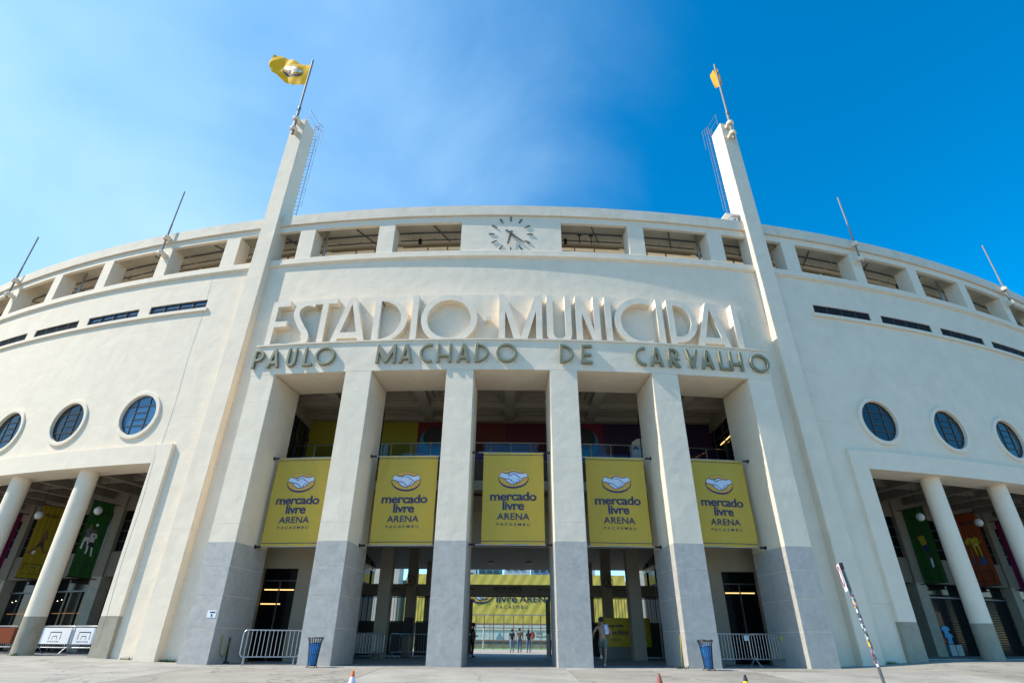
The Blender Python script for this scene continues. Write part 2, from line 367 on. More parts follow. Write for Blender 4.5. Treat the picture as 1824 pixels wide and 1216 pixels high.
def wing_wall(sg_):
    slits = [(sg_*a+SH, sg_*b+SH) for a, b in SLITS]; slits = [(min(p), max(p)) for p in slits]
    rounds = [sg_*c+SH for c in ROUNDS]
    edge = [sg_*13.0, sg_*WING_END, sg_*16.45, sg_*11.75]
    brk = edge+[x for p in slits for x in p]+[c+d for c in rounds for d in (-1.3, 1.3)]
    def hole(s, z):
        a = abs(s)
        if a < 13.0 and z > 12.5: return 2
        if a > 16.45 and z < 8.3: return 1
        for p0, p1 in slits:
            if p0 < s < p1 and 16.33 < z < 16.88: return 1
        for c in rounds:
            if abs(s-c) < 1.3 and abs(z-ROUND_Z) < 1.3: return 2
        return 0
    o = wall_mesh(grid(brk, .5), grid([-.35, 8.3, 12.5, 16.33, 16.88, 18.5, ROUND_Z-1.3, ROUND_Z+1.3], 1.2), hole, 'wall', M['plaster'])
    for c in rounds:       # plaster spandrel round every porthole, with its deep reveal
        mb = MB(); n = 64; b = 0
        for i in range(n):
            t = 2*pi*i/n; x, z = cos(t), sin(t); k = 1.3/max(abs(x), abs(z))
            mb.v += [cyl(c+x*k, WO, ROUND_Z+z*k), cyl(c+x*ROUND_R, WO, ROUND_Z+z*ROUND_R), cyl(c+x*ROUND_R, WB, ROUND_Z+z*ROUND_R)]
        for i in range(n):
            a = 3*i; d = 3*((i+1) % n); mb.f += [(a, d, d+1, a+1), (a+1, d+1, d+2, a+2)]
        mb.build('wall', M['plaster'], ST, smooth=20)
wing_wall(-1); wing_wall(1)
wall_mesh(grid([-13.0, 13.0], .5), grid([12.5, 18.5], 1.0), lambda s, z: 0, 'wall', M['plaster'])

# portholes and slit windows
def porthole(c, gl='glass'):
    mb = MB(); n = 64; ri, ro = ROUND_R-.015, 1.225
    for i in range(n):
        t = 2*pi*i/n; x, z = cos(t), sin(t)
        for r, o in ((ri, 1.36), (ri, 1.185), (ri+.02, 1.17), (ro-.02, 1.17), (ro, 1.185), (ro, 1.30)): mb.v.append(cyl(c+x*r, o, ROUND_Z+z*r))
    for i in range(n):
        a = 6*i; d = 6*((i+1) % n); mb.f += [(a+k, d+k, d+k+1, a+k+1) for k in range(5)]
    wdw = mb.build('round_window', M['plaster_trim'], ST, smooth=35)
    mb = MB(); mb.v = [cyl(c+cos(2*pi*i/48)*ROUND_R, 1.35, ROUND_Z+sin(2*pi*i/48)*ROUND_R) for i in range(48)]; mb.f = [tuple(range(48))]
    mb.build('pane', M[gl], wdw)
    fr = MB()
    for i in range(48):
        t = 2*pi*i/48; t1 = 2*pi*(i+1)/48
        fr.quad(*[cyl(c+cos(a)*r, 1.335, ROUND_Z+sin(a)*r) for a, r in ((t, 1.03), (t1, 1.03), (t1, .985), (t, .985))])
    fr.build('window_rim', M['frame'], wdw)
    for dx in (-.37, .37):
        hh = math.sqrt(1-dx*dx); MB().sbox(c+dx-.014, c+dx+.014, 1.315, 1.348, ROUND_Z-hh, ROUND_Z+hh).build('glazing_bar', M['framelight'], wdw)
    for k, dz in enumerate((-.5, -.17, .17, .5)):
        hw = math.sqrt(1-dz*dz) if k in (0, 3) else .36
        MB().sbox(c-hw, c+hw, 1.312, 1.346, ROUND_Z+dz-.014, ROUND_Z+dz+.014).build('glazing_bar', M['framelight'], wdw)
def slit(a, b, louvre, gl='glass'):
    fr = MB()
    for q in ((a, a+.05, 16.33, 16.88), (b-.05, b, 16.33, 16.88), (a+.05, b-.05, 16.33, 16.37), (a+.05, b-.05, 16.84, 16.88)): fr.sbox(q[0], q[1], 1.315, 1.42, q[2], q[3])
    f = fr.build('slit_window', M['frame'], ST)
    MB().sbox(a, b, 1.40, 1.46, 16.33, 16.88).build('pane', M[gl], f)
    for k in (1, 2, 3):
        t = a+(b-a)*k/4; MB().sbox(t-.02, t+.02, 1.315, 1.40, 16.37, 16.84).build('mullion', M['frame'], f)
    for k in range(5 if louvre else 1):
        z = 16.40+.085*k if louvre else 16.6
        MB().sbox(a+.05, b-.05, 1.33, 1.39, z, z+.018).build('louvre_slat' if louvre else 'glazing_bar', M['frame'], f)
for sg_ in (-1, 1):
    for k, c in enumerate(ROUNDS): porthole(sg_*c+SH, 'glass_sky' if sg_ < 0 and k == 0 else 'glass')
    for k, (a, b) in enumerate(SLITS):
        p = sorted((sg_*a+SH, sg_*b+SH)); slit(p[0], p[1], sg_ > 0 or k > 1, 'glass_sky' if sg_ < 0 and k < 2 else 'glass')
    p = sorted((sg_*16.55+SH, sg_*WING_END)); MB().sbox(p[0], p[1], 1.15, 1.30, 16.13, 16.31).build('window_sill', M['plaster_trim'], ST, smooth=20)

# lightning conductor cables down the left wing beside the pylon
for s_a, s_b in ((-16.92, -16.62),):
    zz = [18.45-.6*i for i in range(31)]
    MB().path([cyl(s_a+(s_b-s_a)*(18.45-z)/18+.03*sin(z*1.3), 1.262 if z > 8.78 else 1.096, z) for z in zz if z > .2], .0035, 5).build('conductor_cable', M['framelight'], ST)
# cornice, gallery, parapet : full sweep
E0, E1 = -WING_END, WING_END
def sweep(name, prof, m, s0=E0, s1=E1):       # closed profile of (off, z)
    mb = MB(); n = int((s1-s0)/.5); k = len(prof)
    for i in range(n+1):
        s = s0+(s1-s0)*i/n
        mb.v += [cyl(s, o, z) for o, z in prof]
    for i in range(n):
        for j in range(k): mb.f.append((i*k+j, i*k+(j+1) % k, (i+1)*k+(j+1) % k, (i+1)*k+j))
    mb.f += [tuple(range(k)), tuple(range(n*k+k-1, n*k-1, -1))]
    return mb.build(name, m, ST, smooth=25)
sweep('cornice', [(1.20, 18.50), (1.20, 18.565), (1.13, 18.58), (1.13, 18.68), (1.155, 18.70), (1.155, 18.93), (1.215, 18.985), (2.10, 19.0), (2.10, 18.50)], M['plaster_trim'])
sweep('gallery_beam', [(1.262, 20.96), (1.262, 21.40), (1.46, 21.40), (1.46, 20.96)], M['plaster_trim'])
sweep('parapet', [(1.135, 21.37), (1.135, 22.03), (1.165, 22.055), (1.60, 22.055), (1.60, 21.41), (1.24, 21.41), (1.24, 21.37)], M['plaster_top'])
edges = [0.0]+[x for o in OP for x in (o, o+OW)]
pillars = [(OP[k]+OW, OP[k+1]) for k in range(len(OP)-1)]
for a, b in both(pillars): MB().sbox(a, b, 1.262, 2.11, 19.0, 20.958).build('gallery_pillar', M['plaster_trim'], ST)
MB().sbox(-2.75+SH, 2.75+SH, 1.262, 2.11, 19.0, 20.96).build('clock_panel', M['plaster_trim'], ST, smooth=20)
sweep('gallery_floor', [(1.45, 18.55), (1.45, 18.80), (17.0, 18.80), (17.0, 18.55)], M['gallery_in'])
sweep('gallery_back_wall', [(3.95, 18.82), (3.95, 21.18), (4.10, 21.18), (4.10, 18.82)], M['gallery_in'])
sweep('gallery_ceiling', [(1.47, 21.62), (1.47, 21.85), (4.6, 21.85), (4.6, 21.62)], M['gallery_in'])
sweep('ceiling_edge_beam', [(3.93, 21.50), (3.93, 21.617), (4.12, 21.617), (4.12, 21.50)], M['gallery_in'])
for a, b in both([(o, o+OW) for o in OP]):
    for k in (1, 2): t = a+(b-a)*k/3; MB().sbox(t-.025, t+.025, 3.97, 4.05, 21.18, 21.50).build('clerestory_mullion', M['frame'], ST)
    pr = MB()
    pr.path([cyl(t, 3.3, 21.42) for t in (a-.3, (a+b)/2, b+.3)], .035, 6); pr.path([cyl(t, 2.75, 21.50) for t in (a-.3, (a+b)/2, b+.3)], .05, 6)
    pr.build('ceiling_pipe', M['steel_dark'], ST)
    MB().path([cyl(t, 3.72, 21.30) for t in (a-.3, (a+b)/2, b+.3)], .06, 6).build('yellow_pipe', mat('ochre_pipe_paint', (.36, .25, .10), .6, .1, 6) if 'ochre' not in M else M['ochre'], ST) if False else None
    for k in range(3):
        t = a+.5+k*1.3; MB().tube(cyl(t, 3.3, 21.45), cyl(t, 3.3, 21.62), .012, 5).build('hanger_rod', M['steel_dark'], ST)
    t = a+.62*OW; MB().obox(cyl(t, 2.9, 21.53), (cos(t/R+1.1), sin(t/R+1.1)), .8, .03, .02).build('cable_tray', M['steel_dark'], ST)
M['ochre'] = mat('ochre_pipe_paint', (.40, .29, .13), .6, .1, 6)
for a, b in both([(o, o+OW) for o in OP]):
    MB().path([cyl(t, 3.72, 21.30) for t in (a-.25, (a+b)/2, b+.25)], .055, 6).build('service_pipe', M['ochre'], ST)
sweep('rear_wall', [(17.0, 5.2), (17.0, 18.55), (17.3, 18.55), (17.3, 5.2)], M['plaster_in'], -14, 14)
for e in (-1, 1): p_ = sorted((e*52.0, e*52.39)); MB().sbox(p_[0], p_[1], 1.75, 17.0, 0, 18.54).build('end_wall', M['plaster_in'], ST)
for a, b in ((E0, -14), (14, E1)): sweep('rear_wall', [(17.0, 0), (17.0, 18.55), (17.3, 18.55), (17.3, 0)], M['plaster_in'], a, b)

# pylons
for sg_ in (-1, 1):
    mb = MB()
    def pyl(s, o, z): return cyl(sg_*s, o, z)
    zs = [-.3]+[i*2.5 for i in range(1, 12)]+[29.95]
    for z in zs:
        t = max(0, z)/29.95; a, b = 13.65-.23*t, 14.63-.27*t
        mb.v += [pyl(a, .88, z), pyl(b, .88, z), pyl(b, 1.98, z), pyl(a, 1.98, z)]
    for i in range(len(zs)-1):
        for k in range(4): mb.f.append((4*i+k, 4*i+(k+1) % 4, 4*i+4+(k+1) % 4, 4*i+4+k))
    mb.f += [(0, 1, 2, 3), tuple(range(4*len(zs)-4, 4*len(zs)))]
    mb.build('pylon', M['plaster'], ST, bevel=.02)

# portico
PIERS = [(-12.0, -10.84), (-7.487, -6.287), (-2.911, -1.69), (1.69, 2.911), (6.287, 7.487), (10.84, 12.0)]
GZ = 4.165
for a, b in PIERS:
    p = MB().sbox(a, b, 0, 2.4, -.3, 11.40).build('pier', M['plaster'], ST, bevel=.015)
    for q0, q1 in ((-.3, 1.17), (1.178, 2.25), (2.258, 3.27), (3.278, GZ)):      # four stone courses, pale joints between them
        MB().sbox(a-.006, b+.006, -.006, 2.406, q0, q1).build('stone_course', M['granite'], p, bevel=.006)
MB().sbox(-12.03, 12.03, 0, .24, 11.40, 12.87).build('entablature', M['plaster'], ST, smooth=20)
MB().sbox(-12.03, 12.03, .24, 2.4, 11.43, 12.87).build('entablature_soffit', M['plaster'], ST, smooth=20)
MB().sbox(-12.1, 12.1, -.06, 1.27, 12.87, 12.95).build('letter_ledge', M['plaster_top'], ST, smooth=20)

# atrium behind the portico
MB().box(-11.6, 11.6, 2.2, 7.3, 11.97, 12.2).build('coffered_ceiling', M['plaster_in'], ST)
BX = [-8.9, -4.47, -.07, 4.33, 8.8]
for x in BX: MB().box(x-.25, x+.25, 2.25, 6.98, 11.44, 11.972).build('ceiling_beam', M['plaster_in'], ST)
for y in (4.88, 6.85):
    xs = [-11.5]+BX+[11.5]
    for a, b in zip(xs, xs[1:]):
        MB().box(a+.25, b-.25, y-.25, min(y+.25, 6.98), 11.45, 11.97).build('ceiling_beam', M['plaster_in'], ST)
xs = [-11.5]+BX+[11.5]
for a, b in zip(xs, xs[1:]):
    for y0, y1 in ((2.6, 4.63), (5.13, 6.6)):
        for q, z in ((.0, 11.72), (.28, 11.85)):
            m = MB(); x0, x1, Y0, Y1, wd = a+.25+q, b-.25-q, y0+q, y1-q, .26
            m.box(x0, x1, Y0, Y0+wd, z, 11.968); m.box(x0, x1, Y1-wd, Y1, z, 11.968)
            m.box(x0, x0+wd, Y0+wd, Y1-wd, z, 11.968); m.box(x1-wd, x1, Y0+wd, Y1-wd, z, 11.968)
            m.build('coffer_step', M['plaster_in'], ST)
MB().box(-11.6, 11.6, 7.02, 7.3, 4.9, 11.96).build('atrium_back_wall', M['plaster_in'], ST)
mural = [(-11.5, -8.2, 8.3, 11.45, (0.310, 0.267, 0.012)), (-8.2, -5.14, 8.3, 11.45, (0.285, 0.248, 0.009)), (-5.14, -3.0, 9.72, 11.45, (0.142, 0.009, 0.012)), (-3.0, -.33, 9.72, 11.45, (0.117, 0.014, 0.009)),
         (-.33, 2.6, 9.72, 11.45, (0.092, 0.003, 0.015)), (2.6, 5.08, 9.72, 11.45, (0.159, 0.003, 0.026)), (5.08, 11.5, 8.3, 11.45, (0.030, 0.005, 0.042)),
         (-5.14, -1.77, 8.3, 9.72, (0.178, 0.126, 0.316)), (-1.77, .9, 8.3, 9.72, (0.168, 0.105, 0.296)), (.9, 3.6, 8.3, 9.72, (0.138, 0.053, 0.253)), (3.6, 5.08, 8.3, 9.72, (0.148, 0.073, 0.274))]
for i, (a, b, z0, z1, c) in enumerate(mural):
    MB().box(a+.002, b-.002, 6.985, 7.016, z0+.002, z1-.002).build('mural_panel', mat('mural_paint_%d' % i, c, .7, .06, 2), ST)
MB().box(-5.86, -5.15, 6.975, 6.984, 8.3, 9.70).build('mural_panel', mat('mural_mint', (.24, .42, .33), .7, .06, 2), ST)
MB().box(5.15, 6.35, 6.975, 6.984, 8.3, 9.70).build('mural_panel', mat('mural_blue', (.02, .12, .42), .7, .06, 2), ST)
def disc(cx, cz, y, r, n=40): 
    m = MB(); m.v = [(cx+r*cos(2*pi*i/n), y, cz+r*sin(2*pi*i/n)) for i in range(n)]; m.f = [tuple(range(n))]; return m
for cx in (-4.19, 4.02):
    disc(cx, 10.35, 6.981, .80).build('mural_disc', mat('mural_teal', (.01, .22, .36), .7, .05, 2), ST)
    rw = disc(cx, 10.58, 6.974, .62).build('round_opening', M['black'], ST)
# printed player on the mural
pl = MB()
pl.prism([(6.55, 9.0), (6.55, 10.1), (6.65, 10.42), (6.95, 10.6), (7.4, 10.6), (7.5, 9.0)], lambda x, z: (x, 6.965, z), lambda x, z: (x, 6.972, z)); pl.build('mural_shirt', M['white'], ST)
# balcony
MB().sbox(-11.6, 11.6, 4.6, 5.0, 7.18, 7.64, 1).build('balcony_edge', M['plaster_in'], ST, smooth=20)
MB().sbox(-11.6, 11.6, 4.72, 5.0, 7.642, 8.62, 1).build('balcony_upstand', M['brown'], ST, smooth=20)
MB().box(-11.6, 11.6, 5.0, 7.0, 8.28, 8.31).build('balcony_floor', M['plaster_in'], ST)
rl = MB().path([cyl(s, 4.85, 9.61) for s in range(-12, 13)], .028, 8).build('balcony_railing', M['steel'], ST)
MB().path([cyl(s, 4.85, 8.69) for s in range(-12, 13)], .02, 6).build('bottom_rail', M['steel'], rl)
for k in range(-10, 11):
    MB().tube(cyl(k*1.08, 4.85, 8.6), cyl(k*1.08, 4.85, 9.6), .02, 6).build('baluster', M['steel'], rl)
    if k < 10: MB().sbox(k*1.08+.05, k*1.08+1.03, 4.845, 4.857, 8.72, 9.55).build('glass_panel', M['clearglass'], rl)
# rods hanging from the ceiling
for x in (-6.6, 6.6): MB().tube((x, 4.9, 8.6), (x, 4.9, 11.2), .03, 6).build('tension_rod', M['black'], ST)
# sloping ceiling over the passage, with two round lamps
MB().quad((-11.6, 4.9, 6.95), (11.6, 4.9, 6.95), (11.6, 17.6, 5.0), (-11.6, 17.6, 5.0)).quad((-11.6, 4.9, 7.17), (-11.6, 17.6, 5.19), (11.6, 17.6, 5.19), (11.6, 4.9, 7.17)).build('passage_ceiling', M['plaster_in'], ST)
for x in (-1.2, 1.25): MB().lathe([(.16, 0), (.17, .06)], (x, 15.8, 5.19)).build('ceiling_lamp', M['steel_dark'], ST)
for sg_ in (-1, 1):
    X = lambda a, b: sorted((sg_*a, sg_*b))
    # upper side rooms with dark glazing
    a, b = X(11.0, 11.25); MB().box(a, b, 2.5, 7.0, 4.3, 8.45).build('side_wall', M['plaster_in'], ST); MB().box(a, b, 2.5, 7.0, 10.95, 11.97).build('side_wall', M['plaster_in'], ST)
    a, b = X(11.10, 11.14); gl = MB().box(a, b, 2.5, 7.0, 8.45, 10.95).build('side_glazing', M['glass_black'], ST)
    for y in (2.7, 4.0, 5.3, 6.6): a, b = X(11.02, 11.09); MB().box(a, b, y-.04, y+.04, 8.45, 10.95).build('mullion', M['frame'], gl)
    a, b = X(11.03, 11.09); MB().box(a, b, 2.5, 7.0, 10.3, 10.36).build('transom', M['frame'], gl)
    a, b = X(10.96, 11.0)
    if sg_ > 0:
        for y0, y1 in ((2.9, 3.7), (3.9, 4.9), (5.1, 5.7)): MB().box(a, b, y0, y1, 9.86, 9.90).build('led_tube', M['led'], ST)
    # lower door wall
    a, b = X(9.47, 8.75); MB().box(a, b, 4.5, 4.85, 0, 7.0).build('door_wall', M['plaster_in'], ST)
    a, b = X(11.6, 9.47); MB().box(a, b, 4.5, 4.8, 3.6, 7.0).build('door_wall', M['plaster_in'], ST)
    a, b = X(11.6, 11.03); MB().box(a, b, 4.5, 4.8, 0, 3.6).build('door_wall', M['plaster_in'], ST)
    a, b = X(11.03, 9.47); dr = MB().box(a, b, 4.76, 4.80, 0, 3.6).build('glass_door', M['glass_black'], ST)
    mid = sg_*10.25
    MB().box(mid-.03, mid+.03, 4.70, 4.755, 0, 3.1).build('door_stile', M['frame'], dr)
    MB().box(a, b, 4.70, 4.75, 3.08, 3.14).build('transom', M['frame'], dr)
    for z, x0, x1 in ((2.72, 9.6, 10.9),) + (((2.15, 10.1, 10.95),) if sg_ < 0 else ()):
        p = X(x0, x1); MB().box(p[0], p[1], 4.72, 4.745, z, z+.045).build('led_tube', M['led'], dr)
    # passage flank
    a, b = X(8.75, 9.0); MB().box(a, b, 4.85, 17.0, 0, 3.9).build('flank_cladding', M['darkwall'], ST)
    for k in range(9):
        y = 5.2+k*1.3; a, b = X(8.72, 8.748); MB().box(a, b, y-.03, y+.03, 0, 3.9).build('cladding_rib', M['black'], ST)
    a, b = X(8.85, 9.0); MB().box(a, b, 4.85, 17.0, 3.9, 6.9).build('flank_glazing', M['glass_black'], ST)
    for k in range(6):
        y = 5.0+k*2.2; a, b = X(8.78, 8.845); MB().box(a, b, y-.04, y+.04, 3.9, 6.0).build('mullion', M['frame'], ST)
    a, b = X(8.80, 8.846); MB().box(a, b, 5, 17, 4.7, 4.95).build('air_duct', M['steel'], ST)
    # two rows of inner columns
    a, b = X(6.17, 6.80); MB().box(a, b, 9.0, 9.72, 0, 6.32).build('inner_column', M['plaster_in'], ST, bevel=.01)
    a, b = X(5.42, 6.0); c2 = MB().box(a, b, 13.0, 13.5, 0, 5.7).build('inner_column', M['plaster_in'], ST, bevel=.01)
    cx = sg_*5.80; mk = MB().path([(cx+.27*cos(t*pi/16), 12.985, 3.87+.27*sin(t*pi/16)) for t in range(32)], .022, 5, closed=True).build('number_marker', M['blk'], c2)
    a, b = X(5.0, 5.3); MB().box(a, b, 15.9, 16.4, 0, 5.3).build('inner_column', M['plaster_in'], ST)

# ------------------------------------------------------------------ curves to flat meshes
def curve_mesh(splines, depth=0.0, bev=0.0):
    cu = bpy.data.curves.new('tmp', 'CURVE'); cu.dimensions = '2D'; cu.fill_mode = 'BOTH' if depth else 'FRONT'; cu.extrude = depth; cu.bevel_depth = bev; cu.bevel_resolution = 1
    for pts in splines:
        sp = cu.splines.new('POLY'); sp.points.add(len(pts)-1); sp.use_cyclic_u = True
        for p, q in zip(sp.points, pts): p.co = (q[0], q[1], 0, 1)
    return conv(cu)
def conv(cu):
    ob = bpy.data.objects.new('tmp', cu); COL.objects.link(ob); dg = bpy.context.evaluated_depsgraph_get()
    me = bpy.data.meshes.new_from_object(ob.evaluated_get(dg)); bpy.data.objects.remove(ob); bpy.data.curves.remove(cu)
    return me
def text_mesh(body, size, bold=0.0, spacing=1.0, align='CENTER', depth=0.0, shear=0.0):
    cu = bpy.data.curves.new('tmp', 'FONT'); cu.body = body; cu.size = size; cu.offset = bold; cu.space_character = spacing; cu.align_x = align; cu.extrude = depth; cu.shear = shear
    cu.resolution_u = 5
    return conv(cu)
def fit_text(body, x0, x1, cap, bold=0, spacing=1.0, ref='H'):      # scaled so that it spans x0..x1 and capital (or x) height = cap
    me = text_mesh(body, 1.0, bold, spacing); r = text_mesh(ref, 1.0, bold)
    h = max(v.co.y for v in r.vertices)-min(v.co.y for v in r.vertices); bpy.data.meshes.remove(r)
    xs = [v.co.x for v in me.vertices]; a, b = min(xs), max(xs)
    for v in me.vertices:
        v.co.x = x0+(v.co.x-a)/(b-a)*(x1-x0); v.co.y = v.co.y/h*cap
    return me
def place(me, name, m, parent, fn):
    o0 = ORG.get(parent.name, Vector((0, 0, 0))) if parent is not None else Vector((0, 0, 0))
    for v in me.vertices: v.co = Vector(fn(v.co.x, v.co.y, v.co.z)) - o0
    me.materials.clear(); me.materials.append(m)
    for p in me.polygons: p.material_index = 0
    me.name = name
    return link(name, me, parent)
def arc(cx, cy, r, a0, a1, n=40): return [(cx+r*cos(radians(a0+(a1-a0)*i/n)), cy+r*sin(radians(a0+(a1-a0)*i/n))) for i in range(n+1)]
def ribbon(pts, wd):
    L_, R_ = [], []
    for i, p in enumerate(pts):
        a = Vector(pts[max(0, i-1)]); b = Vector(pts[min(len(pts)-1, i+1)]); d = (b-a).normalized(); n = Vector((-d.y, d.x))*wd/2
        L_.append((p[0]+n.x, p[1]+n.y)); R_.append((p[0]-n.x, p[1]-n.y))
    return L_+R_[::-1]
def spline_pts(pts, k=6):      # Catmull-Rom
    o = []
    P = [Vector(p) for p in pts]; P = [2*P[0]-P[1]]+P+[2*P[-1]-P[-2]]
    for i in range(1, len(P)-2):
        for j in range(k):
            t = j/k; a, b, c, d = P[i-1], P[i], P[i+1], P[i+2]
            q = .5*((2*b)+(c-a)*t+(2*a-5*b+4*c-d)*t*t+(3*b-a-3*c+d)*t**3); o.append((q.x, q.y))
    o.append(tuple(P[-2])); return o

# number figures on the inner columns
for sg_, n_ in ((-1, '1'), (1, '2')):
    mk = [o for o in ST.children_recursive if o.name.startswith('number_marker')][0 if sg_ < 0 else 1]
    place(text_mesh(n_, .34, .012), 'number', M['blk'], mk, lambda x, y, z: (sg_*5.80+x, 12.985, 3.75+y))
place(text_mesh('9', .55, .03), 'mural_number', M['blk'], ST, lambda x, y, z: (6.82+x, 6.962, 9.75+y))

# ------------------------------------------------------------------ raised letters: large, on the ledge
K = 1.022; Z0, Z1, SW = 12.951, 15.66, .30
def letter_shape(ch, a, b):
    h = Z1-Z0; w_ = SW; c = (a+b)/2; m = Z0+h*.52
    if ch == 'I': return [[(a, Z0), (b, Z0), (b, Z1), (a, Z1)]]
    if ch == 'E':
        y = Z0+h*.46
        return [[(a, Z0), (b, Z0), (b, Z0+w_), (a+w_, Z0+w_), (a+w_, y), (b+.02, y), (b+.02, y+w_), (a+w_, y+w_), (a+w_, Z1-w_), (b, Z1-w_), (b, Z1), (a, Z1)]]
    if ch == 'T': return [[(c-w_/2, Z0), (c+w_/2, Z0), (c+w_/2, Z1-w_), (b, Z1-w_), (b, Z1), (a, Z1), (a, Z1-w_), (c-w_/2, Z1-w_)]]
    if ch == 'L': return [[(a, Z0), (b, Z0), (b, Z0+w_), (a+w_, Z0+w_), (a+w_, Z1), (a, Z1)]]
    if ch == 'A':
        t = w_*.52; y0, y1 = Z0+.41, Z0+.73
        xl = lambda z: a+w_*1.1+(c-a-w_*1.1)*(z-Z0)/(h*.86); xr = lambda z: b-(xl(z)-a)
        return [[(a, Z0), (a+w_*1.1, Z0), (xl(y0), y0), (xr(y0), y0), (b-w_*1.1, Z0), (b, Z0), (c+t, Z1), (c-t, Z1)], [(xl(y1), y1), (c, Z0+h*.86), (xr(y1), y1)]]
    if ch == 'O':
        r = (b-a)/2; return [arc(c, Z0+h/2, h/2, 0, 354, 59), arc(c, Z0+h/2, h/2-w_, 0, 354, 59)]
    if ch == 'D':
        r = h/2; q = lambda rr, x0: [(x0, Z0+h/2-rr)]+[(x0+(b-a-(x0-a)-(h/2-rr))*cos(radians(t)), Z0+h/2+rr*sin(radians(t))) for t in range(-90, 91, 5)]+[(x0, Z0+h/2+rr)]
        return [q(h/2, a), q(h/2-w_, a+w_)]
    if ch == 'M':
        v = Z0
        return [[(a, Z0), (a+w_, Z0), (a+w_, Z1-.95), (c-.25, Z0), (c+.25, Z0), (b-w_, Z1-.95), (b-w_, Z0), (b, Z0), (b, Z1), (b-w_*1.02, Z1), (c, Z0+.34), (a+w_*1.02, Z1), (a, Z1)]]
    if ch == 'N': return [[(a, Z0), (a+w_, Z0), (a+w_, Z1-1.0), (b-w_*1.05, Z0), (b, Z0), (b, Z1), (b-w_, Z1), (b-w_, Z0+.72), (a+w_*1.05, Z1), (a, Z1)]]
    if ch == 'U':
        r = (b-a)/2; return [[(a, Z1)]+arc(c, Z0+r, r, 180, 360, 24)+[(b, Z1), (b-w_, Z1)]+arc(c, Z0+r, r-w_, 360, 180, 24)+[(a+w_, Z1)]]
    if ch == 'C':
        r = h/2; cx = a+r; t = math.degrees(math.acos((b-cx)/r)); ti = math.degrees(math.acos((b-cx)/(r-w_)))
        return [arc(cx, Z0+r, r, t, 360-t, 48)+arc(cx, Z0+r, r-w_, 360-ti, ti, 48)]
    if ch == 'P':
        zb = Z0+.36; r = (Z1-zb)/2; q = lambda rr, x0, bx: [(x0, zb+r-rr)]+[(bx+(b-bx-(r-rr))*cos(radians(t)), zb+r+rr*sin(radians(t))) for t in range(-90, 91, 6)]+[(x0, zb+r+rr)]
        bx = a+.38
        return [[(a, Z0), (a+w_, Z0)]+q(r, a+w_, bx)+[(a, Z1)], q(r-w_, a+w_, bx)]
    if ch == 'S':
        pts = spline_pts([(-9.78, 15.34), (-10.02, 15.44), (-10.34, 15.44), (-10.66, 15.20), (-10.68, 14.75), (-10.35, 14.15), (-10.02, 13.62), (-10.06, 13.26), (-10.40, 13.12), (-10.80, 13.10)])
        return [ribbon(pts, w_)]
BIG = [('E', -11.80, -10.90), ('S', 0, 0), ('T', -9.62, -8.50), ('A', -8.62, -6.83), ('D', -6.57, -4.96), ('I', -4.76, -4.47), ('O', -4.31, -1.63),
       ('M', -.62, 1.41), ('U', 1.63, 2.79), ('N', 3.0, 4.15), ('I', 4.41, 4.70), ('C', 4.85, 6.63), ('I', 6.93, 7.22), ('P', 7.47, 8.88), ('A', 8.71, 10.50), ('L', 10.78, 11.62)]
FO, FB = .42, .838
MB().sbox(-12.03, 12.03, .84, 1.27, 12.95, 15.90).build('letter_panel', M['plaster'], ST, smooth=20)
sgn = thing('large_lettering', cyl(0, .8, 12.95), 'large cream raised letters with deep sides standing on the ledge below the clock', 'lettering')
for ch, a, b in BIG:
    shp = letter_shape(ch, a*K, b*K)
    me = curve_mesh(shp, (FB-FO)/2)
    o = place(me, 'letter_'+ch.lower(), M['bigletter'], sgn, lambda x, y, z: cyl(x, (FO+FB)/2-z, y))
md = MB(); md.prism(arc(-1.12*K, 14.33, .14, 0, 345, 23), lambda x, z: cyl(x, FO, z), lambda x, z: cyl(x, FB, z)); md.build('letter_dot', M['bigletter'], sgn, smooth=40)

